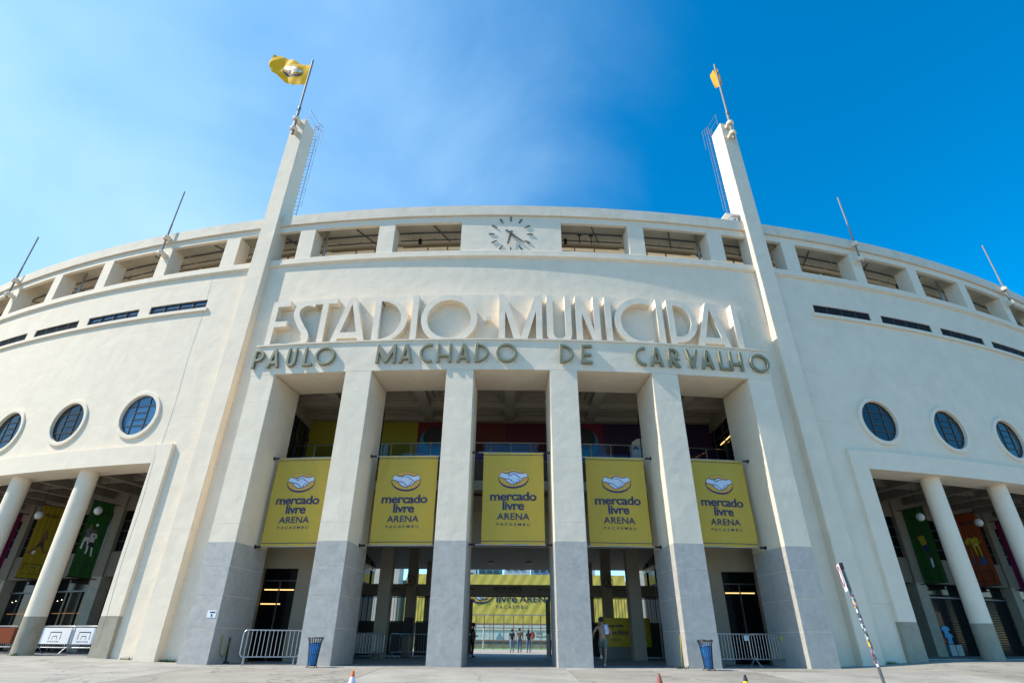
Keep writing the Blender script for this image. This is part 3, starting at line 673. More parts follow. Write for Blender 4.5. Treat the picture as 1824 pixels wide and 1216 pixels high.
# smaller sage letters fixed to the entablature
z0, z1, sw = 11.72, 12.635, .09
def small_shape(ch, a, b):
    h = z1-z0; c = (a+b)/2; w_ = sw
    if ch == 'P': r = h*.31; q = lambda rr, x0: [(x0, z1-r-rr)]+[(b-r+(rr)*cos(radians(t)), z1-r+rr*sin(radians(t))) for t in range(-90, 91, 9)]+[(x0, z1-r+rr)]; return [[(a, z0), (a+w_, z0)]+q(r, a+w_)+[(a, z1)], q(r-w_, a+w_)]
    if ch == 'R':
        r = h*.30; q = lambda rr, x0: [(x0, z1-r-rr)]+[(b-.04-r+(rr)*cos(radians(t)), z1-r+rr*sin(radians(t))) for t in range(-90, 91, 9)]+[(x0, z1-r+rr)]
        o_ = q(r, a+w_); o_[0:1] = [(a+w_, z1-2*r-.05), (b-.14, z0), (b, z0), (a+w_+.17, z1-2*r)]
        return [[(a, z0), (a+w_, z0)]+o_+[(a, z1)], q(r-w_, a+w_)]
    if ch == 'A':
        y0, y1 = z0+.17, z0+.295; f = h*.80; xl = lambda z: a+w_*1.12+(c-a-w_*1.12)*(z-z0)/f; xr = lambda z: b-(xl(z)-a)
        return [[(a, z0), (a+w_*1.12, z0), (xl(y0), y0), (xr(y0), y0), (b-w_*1.12, z0), (b, z0), (c+.058, z1), (c-.058, z1)], [(xl(y1), y1), (c, z0+f), (xr(y1), y1)]]
    if ch == 'V': return [[(a, z1), (a+w_, z1), (c, z0+.26), (b-w_, z1), (b, z1), (c+.07, z0), (c-.07, z0)]]
    if ch == 'U': r = (b-a)/2; return [[(a, z1)]+arc(c, z0+r, r, 180, 360, 16)+[(b, z1), (b-w_, z1)]+arc(c, z0+r, r-w_, 360, 180, 16)+[(a+w_, z1)]]
    if ch == 'L': return [[(a, z0), (b, z0), (b, z0+w_), (a+w_, z0+w_), (a+w_, z1), (a, z1)]]
    if ch == 'O': return [arc(c, z0+h/2, h/2, 0, 352, 44), arc(c, z0+h/2, h/2-w_, 0, 352, 44)]
    if ch == 'M': return [[(a, z0), (a+w_, z0), (a+w_, z1-.32), (c-.05, z0+.03), (c+.05, z0+.03), (b-w_, z1-.32), (b-w_, z0), (b, z0), (b, z1), (b-w_, z1), (c, z0+.27), (a+w_, z1), (a, z1)]]
    if ch == 'C':
        r = h/2; cx = a+r; t = math.degrees(math.acos((b-cx)/r)); ti = math.degrees(math.acos(min(1, (b-cx)/(r-w_)))); return [arc(cx, z0+r, r, t, 360-t, 32)+arc(cx, z0+r, r-w_, 360-ti, ti, 32)]
    if ch == 'H': y = z0+h*.30; return [[(a, z0), (a+w_, z0), (a+w_, y), (b-w_, y), (b-w_, z0), (b, z0), (b, z1), (b-w_, z1), (b-w_, y+w_), (a+w_, y+w_), (a+w_, z1), (a, z1)]]
    if ch == 'D': q = lambda rr, x0: [(x0, z0+h/2-rr)]+[(x0+(b-x0-(h/2-rr))*cos(radians(t)), z0+h/2+rr*sin(radians(t))) for t in range(-90, 91, 6)]+[(x0, z0+h/2+rr)]; return [q(h/2, a), q(h/2-w_, a+w_)]
    if ch == 'E': y = z0+h*.42; return [[(a, z0), (b, z0), (b, z0+w_), (a+w_, z0+w_), (a+w_, y), (b-.04, y), (b-.04, y+w_), (a+w_, y+w_), (a+w_, z1-w_), (b, z1-w_), (b, z1), (a, z1)]]
SMALL = [('P', -12.0, -11.52), ('A', -11.28, -10.72), ('U', -10.34, -9.92), ('L', -9.54, -9.12), ('O', -9.0, -8.08), ('M', -6.12, -5.26), ('A', -5.06, -4.50), ('C', -4.15, -3.62), ('H', -3.36, -2.74),
         ('A', -2.46, -1.90), ('D', -1.64, -1.06), ('O', -.70, .215), ('D', 2.17, 2.76), ('E', 3.14, 3.60), ('C', 5.58, 6.06), ('A', 6.29, 6.86), ('R', 7.15, 7.64), ('V', 7.97, 8.53), ('A', 8.70, 9.25),
         ('L', 9.56, 10.02), ('H', 10.07, 10.66), ('O', 11.07, 11.99)]
sg2 = thing('name_lettering', cyl(0, -.05, 11.7), 'smaller sage green metal letters spaced along the entablature below the cream letters', 'lettering')
for ch, a, b in SMALL:
    me = curve_mesh(small_shape(ch, a, b), .055, .014)
    place(me, 'letter_'+ch.lower(), M['letter'], sg2, lambda x, y, z: cyl(x, -.085-z, y))
    for fx in ((a+.06,) if b-a < .5 else (a+.07, b-.07)):
        MB().tube(cyl(fx, -.03, z0+.05), cyl(fx, .0, z0+.05), .02, 6).build('fixing_stud', M['letter'], sg2)

# ------------------------------------------------------------------ clock
ck = thing('wall_clock', cyl(-.1, 1.2, 20.1), 'dial-less clock of twelve dark bars and two hands on the cream gallery panel', 'clock')
CX, CZ = -.1, 20.09
def ckbar(name, ang, r0, r1, w0, w1, o0=1.215, o1=1.245):
    a = radians(90-ang); d = (cos(a), sin(a)); n = (-d[1], d[0])
    q = [(CX+d[0]*r+n[0]*ww, CZ+d[1]*r+n[1]*ww) for r, ww in ((r0, w0), (r0, -w0), (r1, -w1), (r1, w1))]
    MB().prism(q, lambda x, z: cyl(x, o0, z), lambda x, z: cyl(x, o1, z)).build(name, M['clock'], ck)
for h in range(12): ckbar('hour_mark', h*30, .885, 1.20, .028, .05)
ckbar('minute_hand', 130, -.36, .98, .06, .028, 1.150, 1.165); ckbar('hour_hand', 193, -.20, .72, .075, .045, 1.172, 1.187)
MB().tube(cyl(CX, 1.14, CZ), cyl(CX, 1.262, CZ), .06, 12).build('spindle', M['clock'], ck)

# ------------------------------------------------------------------ emblem printed on cloths (flat print)
def emblem_polys():
    N_ = lambda pts: [((x-840)/635, (660-y)/635) for x, y in pts]
    ell = lambda rx, ry, cy: [(rx*cos(2*pi*i/64), cy+ry*sin(2*pi*i/64)) for i in range(64)]
    hands = N_([(365, 415), (460, 450), (560, 470), (640, 455), (760, 400), (860, 380), (960, 405), (1070, 450), (1200, 450), (1310, 405), (1385, 475), (1440, 575), (1340, 620), (1205, 690), (1205, 735), (1130, 785),
                (1095, 830), (1015, 850), (945, 890), (870, 908), (790, 922), (730, 902), (640, 842), (545, 780), (495, 722), (480, 690), (400, 650), (235, 612), (255, 555), (310, 470)])
    lines = [N_(p) for p in ([(365, 410), (460, 448), (560, 468), (640, 453), (760, 398), (860, 378), (960, 403), (1070, 448), (1200, 448), (1310, 400)],
             [(225, 615), (400, 650), (480, 692), (500, 725), (545, 782), (640, 845), (730, 905), (790, 925), (870, 910), (945, 893), (1015, 853), (1095, 833), (1130, 790), (1205, 738), (1205, 690), (1340, 622), (1455, 590)],
             [(690, 450), (620, 520), (645, 565), (705, 560), (770, 515), (850, 460), (905, 485), (1190, 690)], [(1020, 690), (1110, 782)], [(960, 770), (1022, 842)], [(900, 840), (932, 884)],
             [(490, 692), (620, 690), (690, 720), (752, 735), (772, 800), (838, 822), (852, 882)])]
    return ell, hands, lines
def dense(me, cuts=3):
    bm = bmesh.new(); bm.from_mesh(me); bmesh.ops.triangulate(bm, faces=bm.faces); bmesh.ops.subdivide_edges(bm, edges=bm.edges, cuts=cuts, use_grid_fill=True); bm.to_mesh(me); bm.free(); return me
def emblem(parent, fn, cx, cz, rx, d0):
    ell, hands, lines = emblem_polys(); sc = lambda pts: [(cx+x*rx, cz+y*rx) for x, y in pts]
    me = dense(curve_mesh([sc(ell(1.0, .665, -.02))])); place(me, 'emblem', M['navy'], parent, lambda x, y, z: fn(x, y, d0))
    place(dense(curve_mesh([sc(ell(.965, .60, .035))])), 'emblem_oval', M['logo_gold'], parent, lambda x, y, z: fn(x, y, d0+.004))
    place(dense(curve_mesh([sc(hands)])), 'emblem_hands', M['logo_pale'], parent, lambda x, y, z: fn(x, y, d0+.008))
    me = MB()
    for ln in lines:
        r = ribbon(sc(ln), .045*rx); n = len(ln)
        for i in range(n-1): me.quad(*[fn(q[0], q[1], d0+.012) for q in (r[i], r[i+1], r[2*n-2-i], r[2*n-1-i])])
    me.build('emblem_lines', M['navy'], parent)

# ------------------------------------------------------------------ five yellow banners between the piers
def banner(s0, s1, off, zt, zb, label, seed, ends):
    A, B = Vector(cyl(s0, off, 0)), Vector(cyl(s1, off, 0)); ux = (B-A).normalized(); W = (B-A).length; nrm = Vector((ux.y, -ux.x, 0)); rnd = random.Random(seed)
    ph = [rnd.random()*6 for _ in range(6)]; mid = (A+B)/2
    t = thing('hanging_banner', (mid.x, mid.y, zb), label, 'banner', 'yellow banners between the entrance piers')
    H = zt-zb
    def fn(x, z, d):        # x from the centre, z absolute
        u = x/W+.5; v = (zt-z)/H
        bul = .06*sin(pi*v)*sin(pi*u+ph[3]*.05) + .020*sin(6*u+5*v+ph[0])*sin(pi*v) + .016*sin(13*u-7*v*(1+.2*sin(ph[4]))+ph[1])*(1-v*.6) + .016*sin(4*v+9*u*v+ph[2]) + .007*sin(29*u+4*sin(5*v+ph[5]))*(.3+.7*(1-v)**2)
        return mid + ux*x + nrm*(bul+d) + Vector((0, 0, z))
    m = MB(); nx, nz_ = 28, 40
    for j in range(nz_+1):
        for i in range(nx+1): m.v.append(tuple(fn(-W/2+W*i/nx, zb+H*j/nz_, 0)))
    for j in range(nz_):
        for i in range(nx): k = j*(nx+1)+i; m.f.append((k, k+1, k+nx+2, k+nx+1))
    m.build('cloth', M['yellow'], t, smooth=60)
    for zz in (zt-.11, zb+.13):
        s_ = MB()
        for i in range(24): x0, x1 = -W/2+W*i/24, -W/2+W*(i+1)/24; s_.quad(fn(x0, zz-.012, .012), fn(x1, zz-.012, .012), fn(x1, zz+.012, .012), fn(x0, zz+.012, .012))
        s_.build('hem_seam', M['navy'], t)
    for zz in (zt, zb):
        e0, e1 = Vector(cyl(ends[0], off, zz)), Vector(cyl(ends[1], off, zz))
        rd = MB().tube(e0, e1, .022, 8).build('rod', M['steel'], t)
        for e, sgn_ in ((e0, 1), (e1, -1)):
            MB().tube(e, e+ux*sgn_*.26, .042, 8).tube(e, e+ux*sgn_*.02, .085, 8).build('rod_socket', M['black'], rd)
    zc = zt-1.11; emblem(t, fn, 0, zc, .632, .014)
    k = W/2.6
    for body, w_, zz, cap, bold, sp, ref in (('mercado', 1.96, zt-2.03, .245, .020, .92, 'x'), ('livre', .90, zt-2.415, .245, .020, .92, 'x'), ('ARENA', 1.35, zt-2.80, .255, .014, 1.05, 'H'), ('PACAEMBU', 1.365, zt-3.04, .108, .006, 1.7, 'H')):
        place(fit_text(body, -w_/2*k, w_/2*k, cap, bold, sp, ref), 'lettering', M['navy'], t, lambda x, y, z: fn(x, zz+y, .016))
    return t
banner(-10.60, -8.0, 1.42, 7.90, 4.17, 'yellow banner with handshake emblem in the far left opening of the entrance', 1, (-10.84, -7.49))
banner(-5.88, -3.24, 1.42, 7.90, 4.19, 'yellow banner with handshake emblem in the second opening from the left', 2, (-6.29, -2.91))
banner(-1.19, 1.40, 1.05, 7.93, 4.17, 'yellow banner with handshake emblem in the middle opening over the passage', 3, (-1.69, 1.69))
banner(3.30, 5.92, 1.42, 7.90, 4.21, 'yellow banner with handshake emblem in the opening above the shirtless man', 4, (2.91, 6.29))
banner(7.92, 10.53, 1.33, 7.93, 4.27, 'yellow banner with handshake emblem in the far right opening of the entrance', 5, (7.49, 10.84))

# ------------------------------------------------------------------ gate line in the passage
gb = thing('gate_beam', (0, 13.7, 3.1), 'grey beam with dark block lettering across the passage above the gate', 'beam sign')
MB().box(-8.7, 8.7, 13.60, 13.85, 3.13, 3.75).build('beam', M['greybeam'], gb)
MB().box(-8.7, 8.7, 13.58, 13.62, 3.08, 3.128).build('lower_angle', M['black'], gb)
place(fit_text('SETOR NORTE', -.93, .72, .185, .02), 'lettering', M['blk'], gb, lambda x, y, z: (x, 13.594, 3.45+y))
place(fit_text('NORTH SECTOR . SECTOR NORTE', -.85, .66, .055, .012), 'lettering', M['blk'], gb, lambda x, y, z: (x, 13.594, 3.335+y))
for x0, x1 in ((-2.55, -2.02), (1.75, 2.5), (-7.2, -6.4), (6.4, 7.2)):
    place(fit_text('ENTRADA', x0, x1, .08, .012), 'lettering', M['blk'], gb, lambda x, y, z: (x, 13.594, 3.46+y))
def gate_leaf(x, rz, label):
    g = thing('gate_leaf', (x, 13.7, 0), label, 'gate', 'folded gate leaves', rz)
    m = MB()
    for q in ((0, .07, 0, 3.08), (1.33, 1.4, 0, 3.08)): m.box(q[0]+x, q[1]+x, 13.66, 13.74, q[2]+.03, q[3])
    for z in (.05, 1.1, 2.98): m.box(x+.07, x+1.33, 13.67, 13.73, z, z+.08)
    m.build('gate_frame', M['black'], g)
    for k in range(9): MB().box(x+.16+k*.13, x+.18+k*.13, 13.69, 13.71, .13, 2.98).build('bar', M['black'], g)
    MB().box(x+.07, x+1.33, 13.715, 13.725, .13, 1.1).build('kick_panel', M['black'], g)
gate_leaf(-2.36, radians(86), 'black metal gate leaf folded open at the left of the passage')
gate_leaf(2.36, radians(94), 'black metal gate leaf folded open at the right of the passage')
def rail_fence(x0, x1, label):
    f = thing('bar_fence', ((x0+x1)/2, 13.7, 0), label, 'fence')
    MB().box(x0, x1, 13.68, 13.72, .05, 1.74).build('solid_panel', M['black'], f)
    for z in (1.745, 3.02): MB().box(x0, x1, 13.675, 13.725, z, z+.05).build('rail', M['black'], f)
    n = int((x1-x0)/.17)
    for k in range(n): x = x0+.08+k*.17; MB().box(x-.012, x+.012, 13.69, 13.71, 1.80, 3.02).build('bar', M['black'], f)
for a, b, lb in ((-8.7, -6.02, 'black bar fence with solid lower panel behind the far left inner columns'), (-5.40, -2.42, 'black bar fence between numbered column one and the gate'),
                 (2.42, 5.40, 'black bar fence between the gate and numbered column two'), (6.02, 8.7, 'black bar fence behind the yellow counter at the right')):
    rail_fence(a, b, lb)
# dark poster on column one
t = thing('poster', (-5.85, 12.97, 1.0), 'dark purple poster on the numbered column one', 'poster')
MB().box(-6.0+.02, -5.44, 12.96, 12.984, 1.02, 1.95).build('sheet', mat('purple_poster', (.035, .02, .05), .5, .1, 4), t)
# yellow counter with round end
t = thing('promo_counter', (6.3, 11.3, 0), 'yellow round ended counter with dark lettering behind the right inner column', 'counter')
def cap_shape(x0, x1, y0, y1, n=16): c = ((y0+y1)/2); r = (y1-y0)/2; return [(x0, y0), (x1-r, y0)]+[(x1-r+r*sin(pi*i/n), c-r*cos(pi*i/n)) for i in range(1, n)]+[(x1-r, y1), (x0, y1)]
m = MB(); m.prism(cap_shape(4.9, 7.65, 11.0, 11.9), lambda x, y: (x, y, .58), lambda x, y: (x, y, 1.94)); m.build('drum', mat('yellow_vinyl', (.62, .44, .02), .5, .05, 4), t, smooth=35)
MB().box(5.0, 7.2, 11.08, 11.8, 0, .58).build('plinth', M['floor'], t)
for body, x0, x1, zz, cap, bd, rf in (('mercado', 5.33, 6.12, 1.50, .115, .03, 'x'), ('livre ARENA', 5.38, 6.36, 1.14, .15, .02, 'x'), ('PACAEMBU', 5.40, 5.95, .86, .10, .0, 'H')):
    place(fit_text(body, x0, x1, cap, bd, 1, rf), 'lettering', M['navy'], t, lambda x, y, z: (x, 10.994, zz+y))
m = MB().path([(5.07+.17*cos(k*pi/12), 10.993, 1.35+.34*sin(k*pi/12)) for k in range(24)], .015, 4, closed=True).build('emblem_ring', M['navy'], t)

# ------------------------------------------------------------------ wings: arcades
FL = {-1: .17, 1: .25}
COLS = [21.2+4.6*k for k in range(7)]; PILS = [16.1+4.47*k for k in range(9)]
for sg_ in (-1, 1):
    X = lambda a, b: sorted((sg_*a, sg_*b))
    fz = FL[sg_]
    a, b = X(16.0, 16.9); j = MB().sbox(a, b, 1.1, 2.7, 1.58, 8.75).build('arcade_jamb', M['plaster_trim'], ST, bevel=.012)
    MB().sbox(a-.003, b+.003, 1.097, 2.703, -.3, 1.58).build('dado', M['dado'], j, bevel=.01)
    a, b = X(16.9, 51.6); MB().sbox(a, b, 1.1, 2.5, 7.88, 8.75).build('arcade_lintel', M['plaster_trim'], ST, smooth=20)
    a, b = X(51.6, 52.4); MB().sbox(a, b, 1.1, 2.7, -.3, 8.75).build('arcade_jamb', M['plaster_trim'], ST)
    for c in COLS:
        p = cyl(sg_*c, 1.84, 0); cc = MB().lathe([(.41, 1.60), (.41, 4.6), (.41, 7.90)], p, 40).build('arcade_column', M['plaster_trim'], ST, smooth=40)
        MB().lathe([(.414, -.3), (.414, 1.60)], p, 40).build('dado', M['dado'], cc, smooth=40)
    a, b = X(16.9, 51.6)
    MB().sbox(a, b, 2.35, 7.2, fz-.4, fz).build('arcade_floor', M['floor'], ST)
    MB().sbox(a, b, 2.28, 2.348, fz-.4, fz+.012).build('step_nosing', M['concrete2'], ST)
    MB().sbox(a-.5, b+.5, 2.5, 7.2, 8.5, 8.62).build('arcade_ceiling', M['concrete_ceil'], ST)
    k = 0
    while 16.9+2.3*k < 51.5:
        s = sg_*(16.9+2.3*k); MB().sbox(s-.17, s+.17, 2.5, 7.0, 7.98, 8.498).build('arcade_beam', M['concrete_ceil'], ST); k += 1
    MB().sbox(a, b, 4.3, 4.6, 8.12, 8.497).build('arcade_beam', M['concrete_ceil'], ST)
    # back wall
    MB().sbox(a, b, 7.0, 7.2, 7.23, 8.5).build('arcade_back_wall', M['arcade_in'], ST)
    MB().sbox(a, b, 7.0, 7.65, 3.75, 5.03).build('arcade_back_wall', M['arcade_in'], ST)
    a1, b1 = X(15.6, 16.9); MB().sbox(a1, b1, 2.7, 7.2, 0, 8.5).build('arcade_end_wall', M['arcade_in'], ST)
    for i, c in enumerate(PILS):
        MB().sbox(sg_*c-.40, sg_*c+.40, 6.9, 7.65, fz, 3.75).build('stone_pilaster', M['dado'], ST)
        MB().sbox(sg_*c-.40, sg_*c+.40, 6.9, 7.2, 3.75, 8.5).build('pilaster', M['arcade_in'], ST)
        if i == len(PILS)-1: continue
        a, b = X(c+.40, c+4.07)
        wf = MB().sbox(a, b, 7.12, 7.16, 5.03, 7.23).build('upper_window', M['glass_black'], ST)
        for q in range(1, 5): t_ = a+(b-a)*q/5; MB().sbox(t_-.025, t_+.025, 7.06, 7.118, 5.03, 7.23).build('mullion', M['frame'], wf)
        for z in (5.58, 6.13, 6.68): MB().sbox(a, b, 7.065, 7.115, z-.02, z+.02).build('transom', M['frame'], wf)
        shf = MB().sbox(a, b, 7.5, 7.56, fz, 3.749).build('shop_front', M['glass_black'], ST)
        MB().sbox(a, b, 7.38, 7.46, 3.05, 3.12).build('transom', M['steel_dark'], shf)
        if sg_ > 0 and i >= 2:
            for q in range(34): z = fz+.05+q*.087; MB().sbox(a, b, 7.40, 7.43, z, z+.06).build('shutter_slat', M['shutter'], shf)
        else:
            for q in (1, 2): t_ = a+(b-a)*q/3; MB().sbox(t_-.03, t_+.03, 7.42, 7.495, fz, 3.05).build('mullion', M['frame'], shf)
        if sg_ < 0:
            MB().sbox(a+.4, b-.3, 7.47, 7.49, 1.98, 2.01).build('led_strip', emit('dim_orange_strip', (.8, .28, .06), .16), shf)
            for q in range(3): t_ = a+.5+q*.35; MB().sbox(t_-.02, t_+.02, 7.47, 7.49, 2.6+.06*(q % 2), 2.63+.06*(q % 2)).build('shop_spot', M['spot'], shf)
    # pendant globes at mid bay, hanging from the arcade ceiling
    for k in range(5):
        s = sg_*(22.62+4.45*k); x, y, _ = cyl(s, 4.0, 0)
        lb = ['innermost', 'second', 'third', 'fourth', 'fifth'][k]
        g = thing('pendant_lamp', (x, y, 6.55), 'white globe lamp on a thin cord, %s from the entrance under the %s arcade' % (lb, 'left' if sg_ < 0 else 'right'), 'lamp', 'globe lamps under the arcades')
        m = MB().lathe([(.02, -.2), (.10, -.18), (.175, -.10), (.20, 0), (.175, .10), (.10, .18), (.03, .2)], (x, y, 6.55), 20); m.build('globe', M['globe'], g, smooth=60)
        MB().lathe([(.06, .18), (.05, .27)], (x, y, 6.55), 12).build('lamp_cap', M['black'], g)
        MB().tube((x, y, 6.8), (x, y, 8.5), .012, 6).build('cord', M['black'], g)

# bright T-shirts and a low case in the open shop at the right
t = thing('shop_display', cyl(26.0, 7.25, .25), 'open shop display of blue shirts on an orange board in the right arcade', 'display')
MB().sbox(25.6, 26.5, 7.30, 7.36, .9, 2.35).build('orange_board', mat('dark_orange_board', (.20, .07, .02), .6, .1, 3), t)
for i, (s, z, c) in enumerate(((25.75, 1.35, (.01, .02, .12)), (26.35, 1.45, (.10, .36, .55)), (26.45, 1.12, (.08, .30, .5)))):
    MB().prism([(s-.28, z+.15), (s-.34, z+.02), (s-.18, z-.02), (s-.18, z-.3), (s+.18, z-.3), (s+.18, z-.02), (s+.34, z+.02), (s+.28, z+.15), (s+.1, z+.22), (s-.1, z+.22)], lambda x, q: cyl(x, 7.22, q), lambda x, q: cyl(x, 7.25, q)).build('shirt', mat('shirt_%d' % i, c, .8, .05, 4), t)
for s in (26.2, 26.75): MB().sbox(s-.24, s+.24, 7.05, 7.29, .27, .78).build('glass_case', mat('case_teal', (.10, .26, .30), .3, .05, 4), t)

# blade banners standing out from the arcade pilasters
def football(mm, parent, fn, cx, cz, r): place(curve_mesh([[(cx+r*cos(2*pi*i/20), cz+r*sin(2*pi*i/20)) for i in range(20)]]), 'ball_print', mm, parent, lambda x, y, z: fn(x, y, .006))
def blade(sg_, s, o0, o1, z0_, z1_, m, label, word, art, rodlen=.45):
    A = Vector(cyl(sg_*s, o0, 0)); B = Vector(cyl(sg_*s, o1, 0)); ux = (B-A).normalized(); W = (B-A).length
    nrm = Vector((ux.y, -ux.x, 0))*(1 if sg_ < 0 else -1)       # faces the entrance axis
    if sg_ > 0: ux2 = -ux; P0 = B
    else: ux2 = ux; P0 = A
    t = thing('arcade_banner', ((A.x+B.x)/2, (A.y+B.y)/2, z0_), label, 'banner', 'coloured banners in the arcades')
    def fn(x, z, d): return P0+ux2*(x+W/2)+nrm*(d+.018*sin((x+W/2)*11+.4*z)*(z1_-z)/(z1_-z0_)+.012*sin(x*23+z))+Vector((0, 0, z))
    b = MB(); nx, nn = 22, 12
    for j in range(nn+1):
        for i in range(nx+1): b.v.append(tuple(fn(-W/2+W*i/nx, z0_+(z1_-z0_)*j/nn, 0)))
    for j in range(nn):
        for i in range(nx): k = j*(nx+1)+i; b.f.append((k, k+1, k+nx+2, k+nx+1))
    b.build('cloth', m, t, smooth=60)
    for z in (z0_, z1_): MB().tube(A-ux*.05+Vector((0, 0, z)), B+ux*rodlen+Vector((0, 0, z)), .025, 8).build('rod', M['black'], t)
    MB().obox(B+ux*rodlen+Vector((0, 0, z0_)), ux, .09, .07, .09).build('bracket', M['black'], t)
    zc = (z0_+z1_)/2; D = lambda name, pts, mm, d=.012: place(curve_mesh([pts]), name, mm, t, lambda x, y, z: fn(x, y, d))
    if word: place(fit_text(word, -.36, .40, .17, .025), 'lettering', M['blk'], t, lambda x, y, z: fn(x, z1_-.62+y, .016))
    # goal frame mark and line of small type near the foot
    for w_, h_, zz, th in ((.92, .36, z0_+.40, .035), (.42, .19, z0_+.40, .025)):
        D('goal_mark', [(-w_/2, zz), (-w_/2+th, zz), (-w_/2+th, zz+h_-th), (w_/2-th, zz+h_-th), (w_/2-th, zz), (w_/2, zz), (w_/2, zz+h_), (-w_/2, zz+h_)], M['blk'], .014)
    place(fit_text('MUSEU DO FUTEBOL', -.48, .48, .075, .0), 'lettering', M['blk'], t, lambda x, y, z: fn(x, z0_+.22+y, .016))
    if art == 'kick':
        body = mat('print_brown', (.16, .07, .04), .8, .05, 4); drk = mat('print_dark', (.05, .045, .045), .8, .05, 4)
        D('figure_print', [(-.02, zc+.62), (.06, zc+.66), (.12, zc+.60), (.10, zc+.5), (.22, zc+.42), (.26, zc+.1), (.2, zc+.1), (.16, zc+.25), (.12, zc-.05), (-.06, zc-.05), (-.06, zc+.4), (0, zc+.5)], body)
        D('figure_print', [(-.08, zc-.04), (.13, zc-.04), (.20, zc-.3), (.05, zc-.34), (.02, zc-.22), (-.12, zc-.34), (-.22, zc-.26)], drk, .014)
        D('figure_print', [(-.22, zc-.28), (-.12, zc-.36), (-.36, zc-.66), (-.58, zc-.66), (-.58, zc-.60), (-.42, zc-.57)], body)
        D('figure_print', [(.08, zc-.34), (.20, zc-.31), (.34, zc-.52), (.46, zc-.5), (.5, zc-.58), (.3, zc-.62)], body)
        football(M['white'], t, fn, -.20, zc-.60, .09)
    if art == 'duel':
        for dx, dz, c1, c2 in ((-.30, .16, (.16, .14, .17), (.60, .60, .62)), (.02, -.06, (.66, .67, .70), (.02, .02, .025))):
            m1, m2 = mat('print_shirt', c1, .8, .05, 4), mat('print_short', c2, .8, .05, 4); sk = mat('print_skin', (.20, .10, .07), .8, .05, 4); q = zc+dz
            D('figure_print', [(dx-.06, q+.52), (dx+.06, q+.52), (dx+.08, q+.38), (dx, q+.34), (dx-.08, q+.40)], sk)
            D('figure_print', [(dx-.16, q+.34), (dx+.16, q+.34), (dx+.24, q+.12), (dx+.13, q+.1), (dx+.12, q-.12), (dx-.14, q-.12), (dx-.14, q+.1), (dx-.22, q+.12)], m1)
            D('figure_print', [(dx-.16, q-.12), (dx+.14, q-.12), (dx+.2, q-.36), (dx+.04, q-.36), (dx, q-.26), (dx-.06, q-.38), (dx-.2, q-.34)], m2, .014)
            D('figure_print', [(dx-.18, q-.36), (dx-.08, q-.38), (dx-.10, q-.72), (dx-.2, q-.72)], M['white']); D('figure_print', [(dx+.06, q-.36), (dx+.18, q-.36), (dx+.26, q-.80), (dx+.16, q-.80)], M['white'])
        place(text_mesh('7', .26, .012), 'number', M['navy'], t, lambda x, y, z: fn(.02+x, zc-.06+.05+y, .02))
        football(M['white'], t, fn, .02, zc+.72, .075)
    if art == 'jump':
        sk = mat('print_skin_b', (.07, .04, .03), .8, .05, 4); ys = mat('print_yellow', (.36, .28, .02), .8, .05, 4); bl = mat('print_blue', (.02, .03, .11), .8, .05, 4)
        D('figure_print', [(-.08, zc+.72), (.06, zc+.74), (.10, zc+.58), (0, zc+.5), (-.1, zc+.56)], sk); D('figure_print', [(-.34, zc+.66), (-.28, zc+.68), (-.14, zc+.38), (-.2, zc+.3)], sk)
        D('figure_print', [(-.2, zc+.42), (.16, zc+.46), (.2, zc-.02), (-.1, zc-.06)], ys); D('figure_print', [(-.12, zc-.06), (.2, zc-.02), (.22, zc-.4), (.02, zc-.4), (-.02, zc-.3)], bl, .014)
        D('figure_print', [(.04, zc-.4), (.14, zc-.4), (.16, zc-.85), (.04, zc-.85)], sk); D('figure_print', [(.10, zc-.72), (.22, zc-.72), (.20, zc-1.15), (.10, zc-1.2)], M['logo_pale'])
    if art == 'shirt':
        D('shirt_print', [(-.45, zc+.42), (-.2, zc+.62), (.0, zc+.55), (.2, zc+.62), (.48, zc+.40), (.36, zc+.22), (.26, zc+.28), (.26, zc-.42), (-.26, zc-.42), (-.26, zc+.28), (-.36, zc+.22)], mat('print_yellow_b', (.46, .36, .02), .8, .05, 4))
        D('shirt_print', [(-.28, zc-.44), (.28, zc-.44), (.34, zc-.86), (-.30, zc-.86)], mat('print_blue_b', (.02, .11, .30), .8, .05, 4), .014); football(M['white'], t, fn, .12, zc+.2, .05)
    if art == 'lines':
        for zz in (.55, .05, -.45): D('line_print', [(-.3, zc+zz), (.3, zc+zz), (.3, zc+zz+.025), (-.3, zc+zz+.025)], M['white'])
B0 = [('left', -1), ('right', 1)]
blade(-1, 25.02, 5.25, 6.55, 3.60, 7.50, M['green'], 'green banner with two printed footballers in the left arcade', 'MUSEU', 'duel')
blade(-1, 29.49, 5.35, 6.6, 3.66, 7.55, M['yel2'], 'mustard yellow banner with a kicking player in the left arcade', 'PELADA', 'kick')
blade(-1, 33.96, 5.35, 6.6, 3.66, 7.55, M['magenta'], 'magenta banner at the far left edge of the left arcade', 'FOTO', 'jump')
blade(1, 25.02, 5.35, 6.65, 3.66, 7.55, M['green'], 'green banner with a jumping player in yellow in the right arcade', 'MUSEU', 'jump')
blade(1, 29.49, 5.35, 6.6, 3.66, 7.55, M['orange'], 'orange banner with a yellow and blue kit in the right arcade', 'ENTRE', 'shirt')
blade(1, 33.96, 5.35, 6.6, 3.66, 7.55, M['magenta'], 'magenta banner with white lines at the far right edge of the right arcade', '', 'lines')

